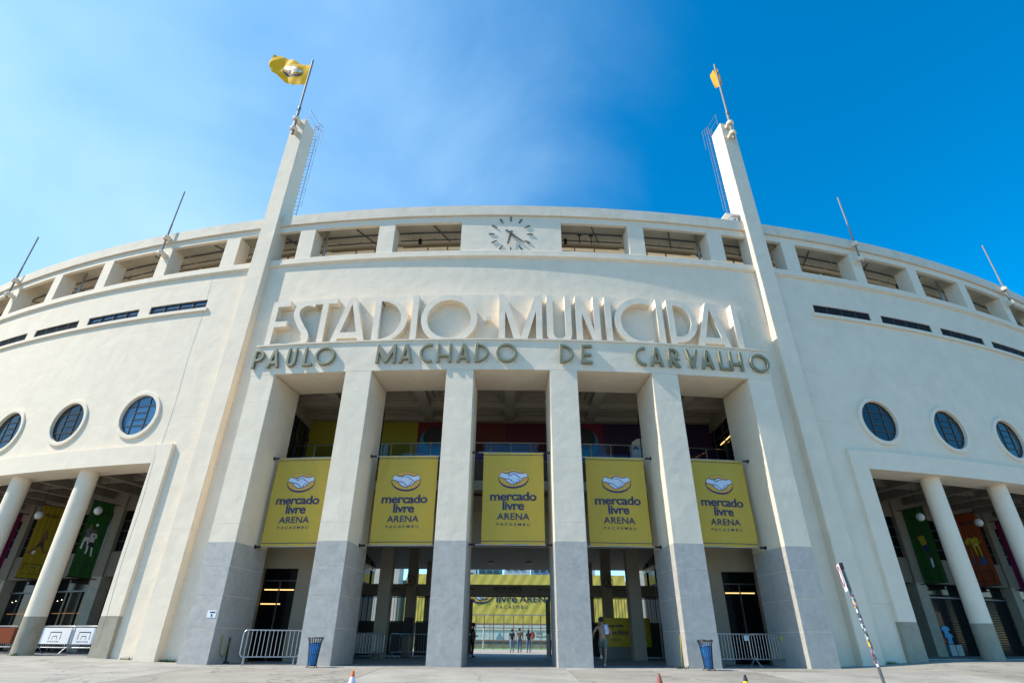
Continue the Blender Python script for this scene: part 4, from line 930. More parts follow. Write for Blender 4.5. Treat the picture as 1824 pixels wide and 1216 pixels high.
# ------------------------------------------------------------------ flag poles, flags, masts, ladders
def collar(s, o, z, r, m, parent, name='bracket'):      # a stubby concrete ring holding the pole
    p = cyl(s, o, z); mb = MB().lathe([(r*.8, -.13), (r, -.09), (r, .09), (r*.8, .13)], p, 20)
    q = cyl(s, o+.38, z); d = Vector((q[0]-p[0], q[1]-p[1])); mb.obox(((p[0]+q[0])/2, (p[1]+q[1])/2, z), d, d.length/2, r*.7, .10)
    mb.build(name, m, parent, smooth=40)
for sg_ in (-1, 1):
    s = sg_*13.87; o = .55; x, y, _ = cyl(s, o, 0); side = 'left' if sg_ < 0 else 'right'
    t = thing('flagpole', (x, y, 28.3), 'slim grey steel flagpole held by two collars at the head of the %s pylon' % side, 'flagpole', 'flagpoles on the two pylons')
    MB().tube((x, y, 28.25), (x, y, 30.6), .085, 12).build('lower_tube', M['pole'], t, smooth=40)
    MB().tube((x, y, 30.6), (x, y, 35.45), .065, 12).build('pole', M['pole'], t, smooth=40)
    MB().tube((x, y, 30.55), (x, y, 30.66), .105, 12).build('joint_ring', M['steel_dark'], t)
    for z in (29.62, 28.72): collar(s, o, z, .21, M['plaster_trim'], t)
    # halyard cleat
    MB().obox((x, y-.08, 30.4), (1, 0), .08, .02, .02).build('cleat', M['steel_dark'], t)
xl, yl, _ = cyl(-13.87, .55, 0)
fl = thing('flag', (xl, yl, 34), 'large yellow flag with handshake emblem blown out from the left pylon pole', 'flag', 'yellow flags on the pylons')
def bez(P, t):
    P = [Vector(p) for p in P]
    while len(P) > 1: P = [a*(1-t)+b*t for a, b in zip(P, P[1:])]
    return P[0]
def flagL(u, v, d=0):
    top = bez([(0, 0, 35.05), (-.7, .1, 34.95), (-1.4, .55, 36.1), (-2.8, .35, 37.0)], u)
    mid = bez([(0, 0, 34.0), (-.8, -.35, 34.2), (-1.7, -.15, 35.0), (-2.95, .55, 35.35)], u)
    bot = bez([(0, 0, 32.95), (-.6, .15, 32.8), (-1.7, .5, 34.0), (-2.75, .15, 34.55)], u)
    p = top*(1-v)**2+mid*2*v*(1-v)+bot*v*v
    p = p + Vector((.05*sin(u*8+v*6)*u, .14*sin(u*9.5+v*3.2)*min(1, u*1.6) + .07*sin(u*21-v*5)*u, .06*sin(u*12+v*5)*u)); fe = max(0, u-.80)/.20; p = p + Vector((.42*fe*fe*v, -.25*fe*v, -.30*fe*fe*(1-.2*v)))
    p.x *= 1.12; return Vector((xl, yl, 0))+p+Vector((0, -d, -d*.6))
m = MB(); nu, nv = 48, 28
for i in range(nu+1):
    for j in range(nv+1): m.v.append(tuple(flagL(i/nu, j/nv)))
for i in range(nu):
    for j in range(nv): k = i*(nv+1)+j; m.f.append((k, k+1, k+nv+2, k+nv+1))
m.build('cloth', M['flag'], fl, smooth=70)
def flag_print(nm, pts, mm, d):
    me = curve_mesh([pts]); bm = bmesh.new(); bm.from_mesh(me); bmesh.ops.triangulate(bm, faces=bm.faces); bmesh.ops.subdivide_edges(bm, edges=bm.edges, cuts=3, use_grid_fill=True); bm.to_mesh(me); bm.free()
    place(me, nm, mm, fl, lambda x, y, z: flagL(x, y, d))
ellf = lambda rx, ry, cx, cy: [(cx+rx*cos(2*pi*i/48), cy+ry*sin(2*pi*i/48)) for i in range(48)]
flag_print('emblem', ellf(.27, .27, .44, .50), M['navy'], .010); flag_print('emblem_oval', ellf(.255, .235, .44, .47), M['logo_gold'], .016)
flag_print('emblem_hands', [(.19, .40), (.30, .42), (.42, .36), (.55, .40), (.67, .36), (.69, .48), (.58, .54), (.52, .62), (.44, .66), (.36, .60), (.28, .54), (.19, .50)], M['white'], .022)
for k in range(4):
    a = .36+.05*k; flag_print('emblem_line', [(a, .50), (a+.012, .50), (a+.052, .63), (a+.04, .64)], M['navy'], .028)
xr, yr, _ = cyl(13.87, .55, 0)
fr_ = thing('flag', (xr, yr, 34), 'yellow flag curled around the right pylon pole and seen edge on', 'flag', 'yellow flags on the pylons')
m = MB(); nu, nv = 44, 16
def flagR(u, v):
    sx_ = .30*sin(pi*min(1, u/.55))*(1-.55*v) if u < .55 else -.20*sin(pi*.5*(u-.55)/.45)*(1-.3*v)
    return Vector((xr+.02+sx_+.03*sin(17*u+5*v), yr+.05+.38*u+.10*sin(7*u+3*v), 35.18-1.85*v*(1-.25*u)-.10*u+.05*sin(11*u+2*v)))
for i in range(nu+1):
    for j in range(nv+1): m.v.append(tuple(flagR(i/nu, j/nv)))
for i in range(nu):
    for j in range(nv): k = i*(nv+1)+j; m.f.append((k, k+1, k+nv+2, k+nv+1))
m.build('cloth', M['flag'], fr_, smooth=70)
# small masts on the wings
for sg_ in (-1, 1):
    for s_, lb in ((20.83, 'nearest the pylon'), (34.3, 'near the picture edge'), (47.8, 'at the far end')):
        s = sg_*s_+SH; x, y, _ = cyl(s, .92, 0)
        t = thing('wing_mast', (x, y, 20.2), 'thin bare metal mast on the %s wing parapet, %s' % ('left' if sg_ < 0 else 'right', lb), 'mast', 'bare masts on the wing parapets')
        MB().tube((x, y, 20.15), (x, y, 22.6), .055, 10).tube((x, y, 22.6), (x, y, 25.2), .045, 10).build('pole', M['pole'], t, smooth=40)
        for z in (20.45, 21.55): collar(s, .92, z, .19, M['plaster_trim'], t)
# caged ladders up the backs of the pylons
for sg_ in (-1, 1):
    t = thing('caged_ladder', cyl(sg_*13.45, 2.2, 22), 'thin caged steel ladder up the inner back edge of the %s pylon' % ('left' if sg_ < 0 else 'right'), 'ladder')
    sL, sR = sg_*13.70, sg_*13.36
    def q(s, o, z): return cyl(s-sg_*.06*(z-22)/8, o, z)
    for s in (sL, sR): MB().tube(q(s, 2.12, 22.05), q(s, 2.12, 30.9), .016, 6).build('stringer', M['pole'], t)
    for k in range(29): z = 22.25+.3*k; MB().tube(q(sL, 2.12, z), q(sR, 2.12, z), .012, 5).build('rung', M['pole'], t)
    sc_ = (sL+sR)/2
    hoop = lambda z: [q(sc_+.27*cos(pi*i/8), 2.12+.36*sin(pi*i/8), z) for i in range(9)]
    for k in range(7): MB().path(hoop(24+k*1.15), .008, 5).build('cage_hoop', M['pole'], t)
    for i in range(1, 8, 2): MB().path([hoop(24+k*1.15)[i] for k in range(7)], .007, 5).build('cage_strip', M['pole'], t)
    # guard rail round the head
    g = MB()
    P = [cyl(sg_*a, o, z) for a, o, z in ((13.42, 1.1, 31.0), (13.42, 2.1, 31.0), (13.15, 2.45, 30.9))]
    g.path(P, .013, 6); g.tube(P[0], cyl(sg_*13.42, 1.1, 29.95), .013, 6); g.tube(P[1], cyl(sg_*13.42, 2.0, 29.95), .013, 6); g.path([cyl(sg_*a, o, 30.5) for a, o in ((13.42, 1.1), (13.42, 2.1), (13.15, 2.45))], .010, 6); g.tube(P[2], cyl(sg_*13.15, 2.45, 29.2), .013, 6)
    g.build('guard_rail', M['pole'], t)
# little white shelter box on the parapet by the right pylon
t = thing('equipment_box', cyl(13.2, 1.6, 22.06), 'small white equipment box with a flat visor on the parapet beside the right pylon', 'box')
MB().sbox(12.98, 13.38, 1.35, 1.85, 22.06, 22.5).build('case', M['white'], t, bevel=.01)
MB().sbox(12.55, 13.5, 1.2, 1.95, 22.56, 22.60).build('visor', M['white'], t)
for s in (13.02, 13.34): MB().tube(cyl(s, 1.4, 22.5), cyl(s, 1.4, 22.56), .02, 6).build('visor_post', M['steel'], t)
MB().tube(cyl(13.18, 1.33, 22.32), cyl(13.18, 1.36, 22.32), .05, 10).build('lens', M['black'], t)
# loudspeakers and black hangers in the gallery
for i, (s, z) in enumerate(((-5.6, 21.2), (3.2, 21.2), (-23.0, 21.15), (26.6, 21.2))):
    t = thing('loudspeaker', cyl(s, 3.1, z), 'black loudspeaker hung under the gallery ceiling %s' % ('left of the clock', 'right of the clock', 'in the left wing', 'in the right wing')[i], 'loudspeaker', 'loudspeakers in the gallery')
    MB().sbox(s-.09, s+.09, 3.0, 3.2, z-.17, z+.12).build('cabinet', M['black'], t, bevel=.01)
    MB().tube(cyl(s, 3.1, z+.12), cyl(s, 3.1, 21.62), .012, 6).build('bracket', M['steel'], t)
for i, s in enumerate((4.05, 4.75)):
    t = thing('ceiling_hanger', cyl(s, 3.0, 21.1), ('black T shaped hanger next to the loudspeaker right of the clock', 'black T shaped hanger farther from the loudspeaker right of the clock')[i], 'hanger')
    MB().tube(cyl(s, 3.0, 21.02), cyl(s, 3.0, 21.6), .03, 6).sbox(s-.13, s+.13, 2.96, 3.04, 21.575, 21.615).build('stem', M['black'], t)
for s in (-11.05, 10.98, -29.15, 16.2, 29.2): MB().tube(cyl(s, 2.25, 19.0), cyl(s, 2.25, 21.6), .07, 10).build('downpipe', M['steel'], ST, smooth=40)

# ------------------------------------------------------------------ crowd barriers
def make_barrier():
    t = thing('crowd_barrier', (0, 0, 0), 'galvanised crowd barrier', 'barrier', 'crowd barriers around the entrance')
    Lb, Hb, zb, rr = 2.0, 1.1, .26, .13
    fr = []
    for cx, cz, a0 in ((Lb/2-rr, Hb-rr, 0), (-Lb/2+rr, Hb-rr, 90), (-Lb/2+rr, zb+rr, 180), (Lb/2-rr, zb+rr, 270)):
        for k in range(6): a = radians(a0+k*18); fr.append((cx+rr*cos(a), 0, cz+rr*sin(a)))
    MB().path(fr, .021, 8, closed=True).build('frame', M['steel'], t, smooth=50)
    for k in range(13): x = -Lb/2+Lb*(k+1)/14; MB().tube((x, 0, zb), (x, 0, Hb), .010, 6).build('bar', M['steel'], t)
    for s in (-1, 1):
        x = s*(Lb/2-.16); MB().path([(x, -.30, 0), (x, -.26, .03), (x, -.03, zb), (x, .03, zb), (x, .26, .03), (x, .30, 0)], .018, 6).build('foot', M['steel'], t)
    return t
bar0 = make_barrier(); used = [0]
def put_barrier(x, y, z, rz, label, extra=None):
    o = bar0 if not used[0] else copy_tree(bar0); used[0] += 1
    o.location = (x, y, z); o.rotation_euler = (0, 0, rz); o['label'] = label; ORG[o.name] = Vector((0, 0, 0))
    if extra: extra(o)
    return o
put_barrier(-8.62, .72, 0, radians(17), 'steel crowd barrier standing in front of the left glass door')
put_barrier(8.62, 1.95, 0, radians(20), 'steel crowd barrier with a blank white tag nearest the right trash bin', lambda o: MB().box(.48, .66, -.035, -.023, .88, 1.06).build('tag_plate', M['white'], o))
put_barrier(10.0, 2.0, 0, radians(22), 'steel crowd barrier with a round yellow sticker before the far right pier', lambda o: (MB().lathe([(.0001, 0), (.085, 0)], (0, 0, 0), 20, False).build('sticker', M['cone_yellow'], o).__setattr__('matrix_local', Matrix.Translation((.62, -.03, .96)) @ Matrix.Rotation(pi/2, 4, 'X'))))
for i, (x, y, r) in enumerate(((-7.0, 8.0, 28), (-7.1, 8.5, 22), (-7.25, 8.25, 35), (-7.3, 7.7, 40))):
    put_barrier(x, y, .006, radians(r), ['steel barrier at the front of the pack before the left inner column', 'steel barrier touching the left inner column in the pack', 'steel barrier in the middle of the pack by the left inner column', 'steel barrier turned most in the pack by the left inner column'][i])
put_barrier(-5.75, 10.9, .006, radians(70), 'steel barrier end on between the left inner column and numbered column one')
put_barrier(-4.9, 11.8, .006, radians(10), 'steel barrier in front of numbered column one')
# barriers with boards under the left arcade
def board(mm, art):
    def f(o):
        b = MB().box(-.86, .86, -.045, -.030, .40, 1.04).build('sign_board', mm, o)
        if art:
            for w_, h_, zz, th in ((.70, .30, .58, .035), (.30, .14, .58, .025)):
                me = curve_mesh([[(-w_/2, zz), (-w_/2+th, zz), (-w_/2+th*1.2, zz+h_-th), (w_/2-th*1.2, zz+h_-th), (w_/2-th, zz), (w_/2, zz), (w_/2-.02, zz+h_), (-w_/2+.02, zz+h_)]])
                place(me, 'goal_mark', M['blk'], b, lambda x, y, z: (x, -.049, y))
            place(fit_text('MUSEU DO FUTEBOL', -.34, .34, .05, .003), 'lettering', M['blk'], b, lambda x, y, z: (x, -.049, .47+y))
    return f
for s, lb, mm, art in ((-21.45, 'crowd barrier with white goal mark board beside the left arcade column', M['white'], True), (-19.75, 'crowd barrier with white goal mark board beside the left arcade jamb', M['white'], True),
                       (-24.6, 'crowd barrier with plain orange board behind the left arcade column', M['orange'], False), (-26.5, 'crowd barrier with dark board at the left edge of the arcade', M['darkwall'], False)):
    x, y, _ = cyl(s, 3.25, 0); put_barrier(x, y, .17, s/R-.03, lb, board(mm, art))
    
# ------------------------------------------------------------------ bins, cones, leaning pole, notice, strap
def make_bin():
    t = thing('trash_bin', (0, 0, 0), 'bin', 'trash bin', 'trash bins beside the piers')
    n = 18; prof = lambda z: .145+.085*z+.05*max(0, z-.55)
    bagp = [(.13, .06)]+[(prof(z)-.022+.004*(k % 2), z) for k, z in enumerate((.1, .2, .3, .4, .5, .6, .7, .78))]
    MB().lathe(bagp, (0, 0, 0), 26).build('liner_bag', M['blue_bag'], t, smooth=60)
    for k in range(n):
        a = 2*pi*k/n; MB().path([(r*cos(a), r*sin(a), z) for r, z in ((.15, .05), (prof(.3), .3), (prof(.6), .6), (prof(.8), .80), (.265, .92))], .011, 5).build('slat', M['black'], t)
    for r, z, th in ((.268, .93, .02), (prof(.76)+.005, .76, .012), (prof(.4)+.004, .4, .008), (.16, .06, .016)):
        MB().path([(r*cos(2*pi*i/28), r*sin(2*pi*i/28), z) for i in range(28)], th, 6, closed=True).build('hoop', M['black'], t)
    MB().path([(r, 0, z) for r, z in ((0, 0), (0, 0))], .01, 4) if False else None
    for k in range(4):
        a = pi/4+k*pi/2; MB().path([(.15*cos(a), .15*sin(a), .06), (.20*cos(a), .20*sin(a), .03), (.22*cos(a), .22*sin(a), 0)], .016, 6).build('foot', M['black'], t)
    return t
bn = make_bin(); bn.scale = (.93, .93, .95); bn.location = (-6.66, -.55, gz(-6.66, -.55)); bn['label'] = 'slatted black trash bin with blue bag at the left pier by the barrier'
b2 = copy_tree(bn); b2.location = (6.70, -.60, gz(6.7, -.6)); b2.rotation_euler = (radians(2), radians(-3), .5); b2['label'] = 'slatted black trash bin with blue bag at the right pier'
def cone(x, y, h, bands, label):
    z = gz(x, y); t = thing('traffic_cone', (x, y, z), label, 'traffic cone', 'traffic cones at the front edge of the plaza')
    MB().box(x-.16, x+.16, y-.16, y+.16, z+.001, z+.03).build('cone_base', bands[0][2], t, bevel=.008)
    rr = lambda f: .125*(1-f)+.022*f
    for f0, f1, m_ in bands: MB().lathe([(rr(f0), .03+h*f0), (rr(f1), .03+h*f1)] + ([(.012, .035+h)] if f1 == 1 else []), (x, y, z), 24).build('cone_body' if m_ is bands[0][2] else 'cone_band', m_, t, smooth=40)
cone(-3.45, -8, .44, [(0, .3, M['cone_orange']), (.3, .74, M['cone_white']), (.74, 1, M['cone_orange'])], 'orange traffic cone with a pale band on the pavement')
cone(3.24, -8, .42, [(0, 1, M['cone_red'])], 'faded dark red traffic cone on the pavement')
cone(5.12, -8, .41, [(0, .3, M['black']), (.3, .72, M['cone_yellow']), (.72, 1, M['black'])], 'black and yellow traffic cone on the pavement')
# leaning pole with stickers
pb, pt = Vector((5.285, -13, gz(5.28, -13)-.02)), Vector((5.03, -13, 1.88)); ax = (pt-pb).normalized()
t = thing('sign_pole', tuple(pb), 'leaning grey pole wrapped in coloured stickers with a small white sign on top', 'sign pole')
MB().tube(pb, pt, .022, 14).build('pole', M['steel_dark'], t, smooth=50)
PAL = [(.75, .75, .72), (.05, .05, .06), (.55, .04, .05), (.10, .22, .42), (.62, .62, .66), (.70, .46, .04), (.62, .30, .36), (.30, .42, .50), (.03, .05, .10), (.8, .8, .8)]
smat = [mat('sticker_print_%d' % i, c, .5, .18, 40) for i, c in enumerate(PAL)]
rs = random.Random(5); ux = ax.cross(Vector((0, 1, 0))).normalized(); uy = ax.cross(ux)
Lp = (pt-pb).length
for k in range(130):
    d = rs.uniform(.95, Lp-.42) if k < 120 else rs.uniform(.75, .95); a0 = rs.uniform(0, 2*pi); da = rs.uniform(.5, 1.5); h = rs.uniform(.02, .065); r = .0225+.0005*(k % 7); m = MB()
    if k in (120, 123): mm_ = M['cone_yellow']
    elif k > 119: continue
    else: mm_ = rs.choice(smat)
    for i in range(7):
        a = a0+da*i/6; n_ = ux*cos(a)*r+uy*sin(a)*r; m.v += [tuple(pb+ax*d+n_), tuple(pb+ax*(d+h)+n_)]
    for i in range(6): m.f.append((2*i, 2*i+2, 2*i+3, 2*i+1))
    m.build('sticker', mm_, t)
pc = pt-ax*.2+Vector((-.055, -.0, 0)); dirp = Vector((.40, .916, 0)).normalized(); npl = Vector((-dirp.y, dirp.x, 0))
def plate(u, v, d): return pc+dirp*u+ax*v+npl*d
m = MB(); m.prism([(-.17, -.19), (.17, -.19), (.17, .19), (-.17, .19)], lambda u, v: plate(u, v, 0), lambda u, v: plate(u, v, .006)); m.build('sign_plate', M['white'], t)
m = MB()
for i in range(32):
    a, b = 2*pi*i/32, 2*pi*(i+1)/32; m.quad(*[plate(r*cos(q), .02+r*sin(q), .010) for q, r in ((a, .15), (b, .15), (b, .115), (a, .115))])
m.build('sign_ring', M['red'], t)
for dz in (-.12, .12): MB().tube(pt-ax*(.2-dz)+Vector((0, 0, 0)), plate(0, dz, 0), .014, 6).build('sign_clamp', M['black'], t)
MB().tube(pt-ax*.08, pt+ax*.015, .028, 12).build('pole_cap', M['black'], t)
# notice on the left pier
t = thing('notice_plate', cyl(-11.1, -.01, 1.5), 'small white notice with a blue heading fixed to the far left pier', 'notice')
MB().sbox(-11.28, -10.93, -.016, -.005, 1.50, 1.74).build('plate', M['white'], t)
MB().sbox(-11.18, -10.97, -.020, -.0165, 1.655, 1.70).build('heading_bar', M['navy'], t); MB().sbox(-11.12, -11.06, -.020, -.0165, 1.53, 1.62).build('pictogram', M['navy'], t)
# hazard strap and post on the inner face of the left pier
t = thing('hazard_strap', cyl(-10.8, .8, 0), 'yellow and black strap hanging from the inner face of the far left pier', 'strap')
MB().path([cyl(-10.80, o, z) for o, z in spline_pts([(.53, .96), (.54, .55), (.62, .32), (.80, .24), (.93, .34), (.98, .6), (1.0, .84)], 4)], .018, 6).build('strap', mat('dirty_yellow_strap', (.42, .30, .03), .7, .2, 20), t)
MB().tube(cyl(-10.78, 1.05, .0), cyl(-10.78, 1.0, .86), .03, 8).build('post', M['black'], t); MB().obox(cyl(-10.78, 1.05, .04), (1, 0), .10, .10, .03).build('post_foot', M['black'], t)
t = thing('marker_rod', cyl(6.22, .45, 0), 'thin yellow rod leaning on the pier beside the right trash bin', 'rod')
MB().tube(cyl(6.20, .50, .02), cyl(6.26, .42, 1.05), .014, 6).build('rod', M['cone_yellow'], t)
# weeds at the foot of the walls
rw_ = random.Random(3)
for i, (s, o) in enumerate(((-20.9, 1.32), (-15.1, 1.12), (-13.4, 1.15), (-13.2, 1.2), (6.0, -.08), (15.2, 1.15))):
    t = thing('weed', cyl(s, o, 0), ['green weed at the foot of the left arcade column', 'weed tuft on the ground beside the left arcade jamb', 'weed tuft in the corner beside the left pylon', 'smaller weed in the corner beside the left pylon', 'yellowish weed below the right trash bin pier', 'weed at the wall right of the right pylon'][i], 'weed')
    m = MB(); x, y, _ = cyl(s, o, 0); z = gz(x, y)
    for k in range(40):
        a = rw_.uniform(0, 2*pi); l = rw_.uniform(.05, .14); px, py = x+rw_.uniform(-.22, .22), y+rw_.uniform(-.06, .06); w_ = .012
        m.quad((px-w_, py, z), (px+w_, py, z), (px+cos(a)*l*.7, py-abs(sin(a))*l*.5, z+l))
    m.build('blades', M['fur'], t)

# ------------------------------------------------------------------ people
def skin_mesh(verts, edges, radii, root, sub=2):
    me = bpy.data.meshes.new('tmp'); me.from_pydata(verts, edges, []); ob = bpy.data.objects.new('tmp', me); COL.objects.link(ob)
    ob.modifiers.new('s', 'SKIN').use_smooth_shade = True
    for i, sv in enumerate(me.skin_vertices[0].data):
        r = radii[i]; sv.radius = (r, r) if not isinstance(r, tuple) else r; sv.use_root = (i == root)
    sb = ob.modifiers.new('d', 'SUBSURF'); sb.levels = sub; sb.render_levels = sub
    dg = bpy.context.evaluated_depsgraph_get(); r = bpy.data.meshes.new_from_object(ob.evaluated_get(dg)); bpy.data.objects.remove(ob); bpy.data.meshes.remove(me)
    return r
def person(x, y, z, rz, h, label, pose, top, legs, shoes, skin='skin', hair='hair', sleeves=True, shorts=False, longhair=False, helmet=None, vest=None):
    t = thing('person', (0, 0, 0), label, 'person')
    J = dict(pel=(0, 0, .95), wst=(0, .0, 1.08), chs=(0, 0, 1.30), nek=(0, .0, 1.49), hd0=(0, -.01, 1.57), hd1=(0, -.015, 1.66), hd2=(0, -.005, 1.73))
    for s, k in ((-1, 'l'), (1, 'r')):
        J.update({k+'sh': (s*.19, 0, 1.42), k+'el': (s*.25, .02, 1.15), k+'wr': (s*.26, -.04, .92), k+'ha': (s*.26, -.06, .84),
                  k+'hp': (s*.10, 0, .90), k+'kn': (s*.11, -.01, .50), k+'an': (s*.11, .02, .09), k+'to': (s*.12, -.15, .03)})
    J.update(pose)
    order = list(J); idx = {k: i for i, k in enumerate(order)}; V = [list(J[k]) for k in order]
    RD = dict(pel=.125, wst=.115, chs=.135, nek=.055, hd0=.07, hd1=.098, hd2=.07, sh=.062, el=.042, wr=.030, ha=.036, hp=.095, kn=.062, an=.042, to=.036)
    rad = [RD[k if k in RD else k[1:]] for k in order]
    E_ = [('pel', 'wst'), ('wst', 'chs'), ('chs', 'nek'), ('nek', 'hd0'), ('hd0', 'hd1'), ('hd1', 'hd2')]
    for k in 'lr': E_ += [('chs', k+'sh'), (k+'sh', k+'el'), (k+'el', k+'wr'), (k+'wr', k+'ha'), ('pel', k+'hp'), (k+'hp', k+'kn'), (k+'kn', k+'an'), (k+'an', k+'to')]
    E_ = [(idx[a], idx[b]) for a, b in E_]
    # fingers and thumb
    for k, s in (('l', -1), ('r', 1)):
        hd = Vector(J[k+'ha']); wr = Vector(J[k+'wr']); d = (hd-wr).normalized(); sd_ = d.cross(Vector((s, 0, 0))); sd_ = sd_.normalized() if sd_.length > .1 else Vector((0, -1, 0))
        for f, ln in ((-1.5, .065), (-.5, .08), (.5, .075), (1.5, .06)):
            b = len(V); V.append(list(hd+sd_*f*.018+d*.03)); V.append(list(hd+sd_*f*.020+d*(.03+ln)+Vector((-s*.015, 0, 0)))); rad += [.010, .008]; E_ += [(idx[k+'ha'], b), (b, b+1)]
        b = len(V); V.append(list(hd*.5+wr*.5+Vector((0, -.045, 0)))); V.append(list(hd*.7+wr*.3+Vector((0, -.06, -.02)))); rad += [.012, .009]; E_ += [(idx[k+'wr'], b), (b, b+1)]
    # nose and ears
    hd = Vector(J['hd1']); b = len(V); V.append(list(hd+Vector((0, -.105, -.01)))); rad.append(.016); E_.append((idx['hd1'], b))
    Rm = Matrix.Rotation(rz, 4, 'Z'); sc = h/1.80
    def fin(me, name, mm):
        for v in me.vertices: v.co = Rm @ (v.co*sc)
        me.materials.clear(); me.materials.append(M[mm] if isinstance(mm, str) else mm)
        for p in me.polygons: p.use_smooth = True; p.material_index = 0
        return link(name, me, t)
    fin(skin_mesh(V, E_, rad, idx['pel']), 'body', skin)
    def sub(keys, edges, radii, root, name, mm): 
        ii = {k: i for i, k in enumerate(keys)}; fin(skin_mesh([J[k] if k in J else EX[k] for k in keys], [(ii[a], ii[b]) for a, b in edges], radii, ii[root]), name, mm)
    EX = {}
    for k in 'lr':
        EX[k+'sl'] = tuple(Vector(J[k+'sh'])*.45+Vector(J[k+'el'])*.55); EX[k+'kl'] = tuple(Vector(J[k+'hp'])*.25+Vector(J[k+'kn'])*.75); EX[k+'aa'] = tuple(Vector(J[k+'an'])+Vector((0, 0, .03)))
    EX['hem'] = tuple(Vector(J['pel'])+Vector((0, 0, -.06))); EX['nk2'] = tuple(Vector(J['nek'])+Vector((0, 0, -.045)))
    if top:
        sub(['hem', 'wst', 'chs', 'nk2', 'lsh', 'lsl', 'rsh', 'rsl'], [('hem', 'wst'), ('wst', 'chs'), ('chs', 'nk2'), ('chs', 'lsh'), ('lsh', 'lsl'), ('chs', 'rsh'), ('rsh', 'rsl')],
            [.152, .142, .158, .075, .08, .066, .08, .066], 'chs', 'shirt', top)
    if vest: sub(['hem', 'wst', 'chs', 'nk2'], [('hem', 'wst'), ('wst', 'chs'), ('chs', 'nk2')], [.165, .160, .176, .085], 'chs', 'vest', vest)
    if legs:
        if shorts: sub(['wst', 'pel', 'lhp', 'lkl', 'rhp', 'rkl'], [('wst', 'pel'), ('pel', 'lhp'), ('lhp', 'lkl'), ('pel', 'rhp'), ('rhp', 'rkl')], [.118, .142, .118, .092, .118, .092], 'pel', 'shorts', legs)
        else: sub(['wst', 'pel', 'lhp', 'lkn', 'laa', 'rhp', 'rkn', 'raa'], [('wst', 'pel'), ('pel', 'lhp'), ('lhp', 'lkn'), ('lkn', 'laa'), ('pel', 'rhp'), ('rhp', 'rkn'), ('rkn', 'raa')], [.12, .140, .108, .078, .062, .108, .078, .062], 'pel', 'trousers', legs)
    for k in 'lr': 
        an, to = Vector(J[k+'an']), Vector(J[k+'to']); fin(skin_mesh([tuple(an+Vector((0, .03, -.04))), tuple(an*.5+to*.5+Vector((0, 0, -.012))), tuple(to)], [(0, 1), (1, 2)], [.052, .05, .042], 1), 'shoe', shoes)
    hd = Vector(J['hd1'])
    hc = hd+Vector((0, .022, .012)); prof = [(.045, -.085), (.088, -.06), (.108, -.01), (.110, .04), (.092, .085), (.055, .112), (.015, .122)]
    if longhair: prof = [(.05, -.27), (.085, -.22), (.10, -.12)]+prof[2:]
    hm = bpy.data.meshes.new('hair'); q_ = MB().lathe(prof, tuple(hc), 18); hm.from_pydata([(a, hc.y+(b-hc.y)*1.12, c) for a, b, c in q_.v], [], q_.f); fin(hm, 'hair', hair)
    if helmet:
        mb = MB().lathe([(.15, 0), (.125, .02), (.12, .07), (.09, .12), (.03, .145)], tuple(hd+Vector((0, 0, .02))), 20); oo = mb.build('helmet', helmet, None, smooth=50); oo.parent = t
        for v in oo.data.vertices: v.co = Rm @ (v.co*sc)
    t.location = (x, y, z)
    return t
away = pi      # built facing -y; turned to face +y
person(.27, 28.3, .004, away+.1, 1.68, 'person in navy shirt and pale jeans with back turned, leftmost of the three visitors', dict(rel=(.27, .06, 1.16), rwr=(.2, -.1, 1.0), rha=(.17, -.16, .98)), 'navy_cloth', 'denim_pale', 'shoe')
person(.88, 28.1, .004, away, 1.76, 'person in grey olive shirt and blue jeans with back turned, middle of the three visitors', dict(), 'grey_cloth', 'denim', 'shoe')
person(1.60, 28.0, .004, away-.1, 1.66, 'person with long dark hair in black top and jeans, rightmost of the three visitors', dict(lel=(-.30, .08, 1.18), lwr=(-.22, -.02, 1.02), lha=(-.16, -.06, 1.0)), 'black_cloth', 'denim', 'shoe', longhair=True)
person(3.55, 1.80, .006, away-.12, 1.66, 'shirtless person in grey shorts walking in past the pier, towel over one shoulder',
       dict(lsh=(-.20, -.01, 1.43), rsh=(.20, 0, 1.42), lel=(-.36, .06, 1.20), lwr=(-.34, -.12, 1.02), lha=(-.33, -.2, .99), rel=(.36, .08, 1.20), rwr=(.42, -.05, .98), rha=(.44, -.12, .93),
            lkn=(-.09, .0, .49), lan=(-.02, .02, .09), lto=(-.02, -.13, .03), rkn=(.11, -.18, .56), ran=(.11, .22, .42), rto=(.11, .27, .26)), None, 'shorts', 'shoe_white', shorts=True)
t = [o for o in COL.objects if o.get('label', '').startswith('shirtless')][0]
m = MB(); n_ = 8
def twl(u, v): return Vector((.10+.15*u+.02*sin(6*v), .135+.012*sin(9*v+5*u)-.16*max(0, v-.8)*2, 1.14+.36*v))
for i in range(7):
    for j in range(11): m.v.append(tuple(twl(i/6, j/10)))
for i in range(6):
    for j in range(10): k = i*11+j; m.f.append((k, k+1, k+12, k+11))
o = m.build('towel', M['towel'], None, smooth=60); Rm = Matrix.Rotation(away-.12, 4, 'Z')
for v in o.data.vertices: q = v.co*(1.66/1.8); v.co = Rm @ Vector((-q.x, q.y, q.z))
o.parent = t
person(-2.02, 12.9, .006, pi/2, 1.72, 'person all in black standing side on against the left gate leaf', dict(rel=(.24, .08, 1.18), rwr=(.18, -.12, 1.08), rha=(.14, -.2, 1.08)), 'black_cloth', 'black_cloth', 'shoe', skin='skin2')
person(-5.0, 14.6, .006, .2, 1.72, 'person in lime vest, jeans and white helmet standing behind the bar fence near column one', dict(lel=(-.34, .02, 1.2), lwr=(-.45, -.1, 1.08), lha=(-.5, -.15, 1.06)), 'black_cloth', 'denim_pale', 'shoe_white', skin='skin2', helmet=M['white'], vest='hivis')
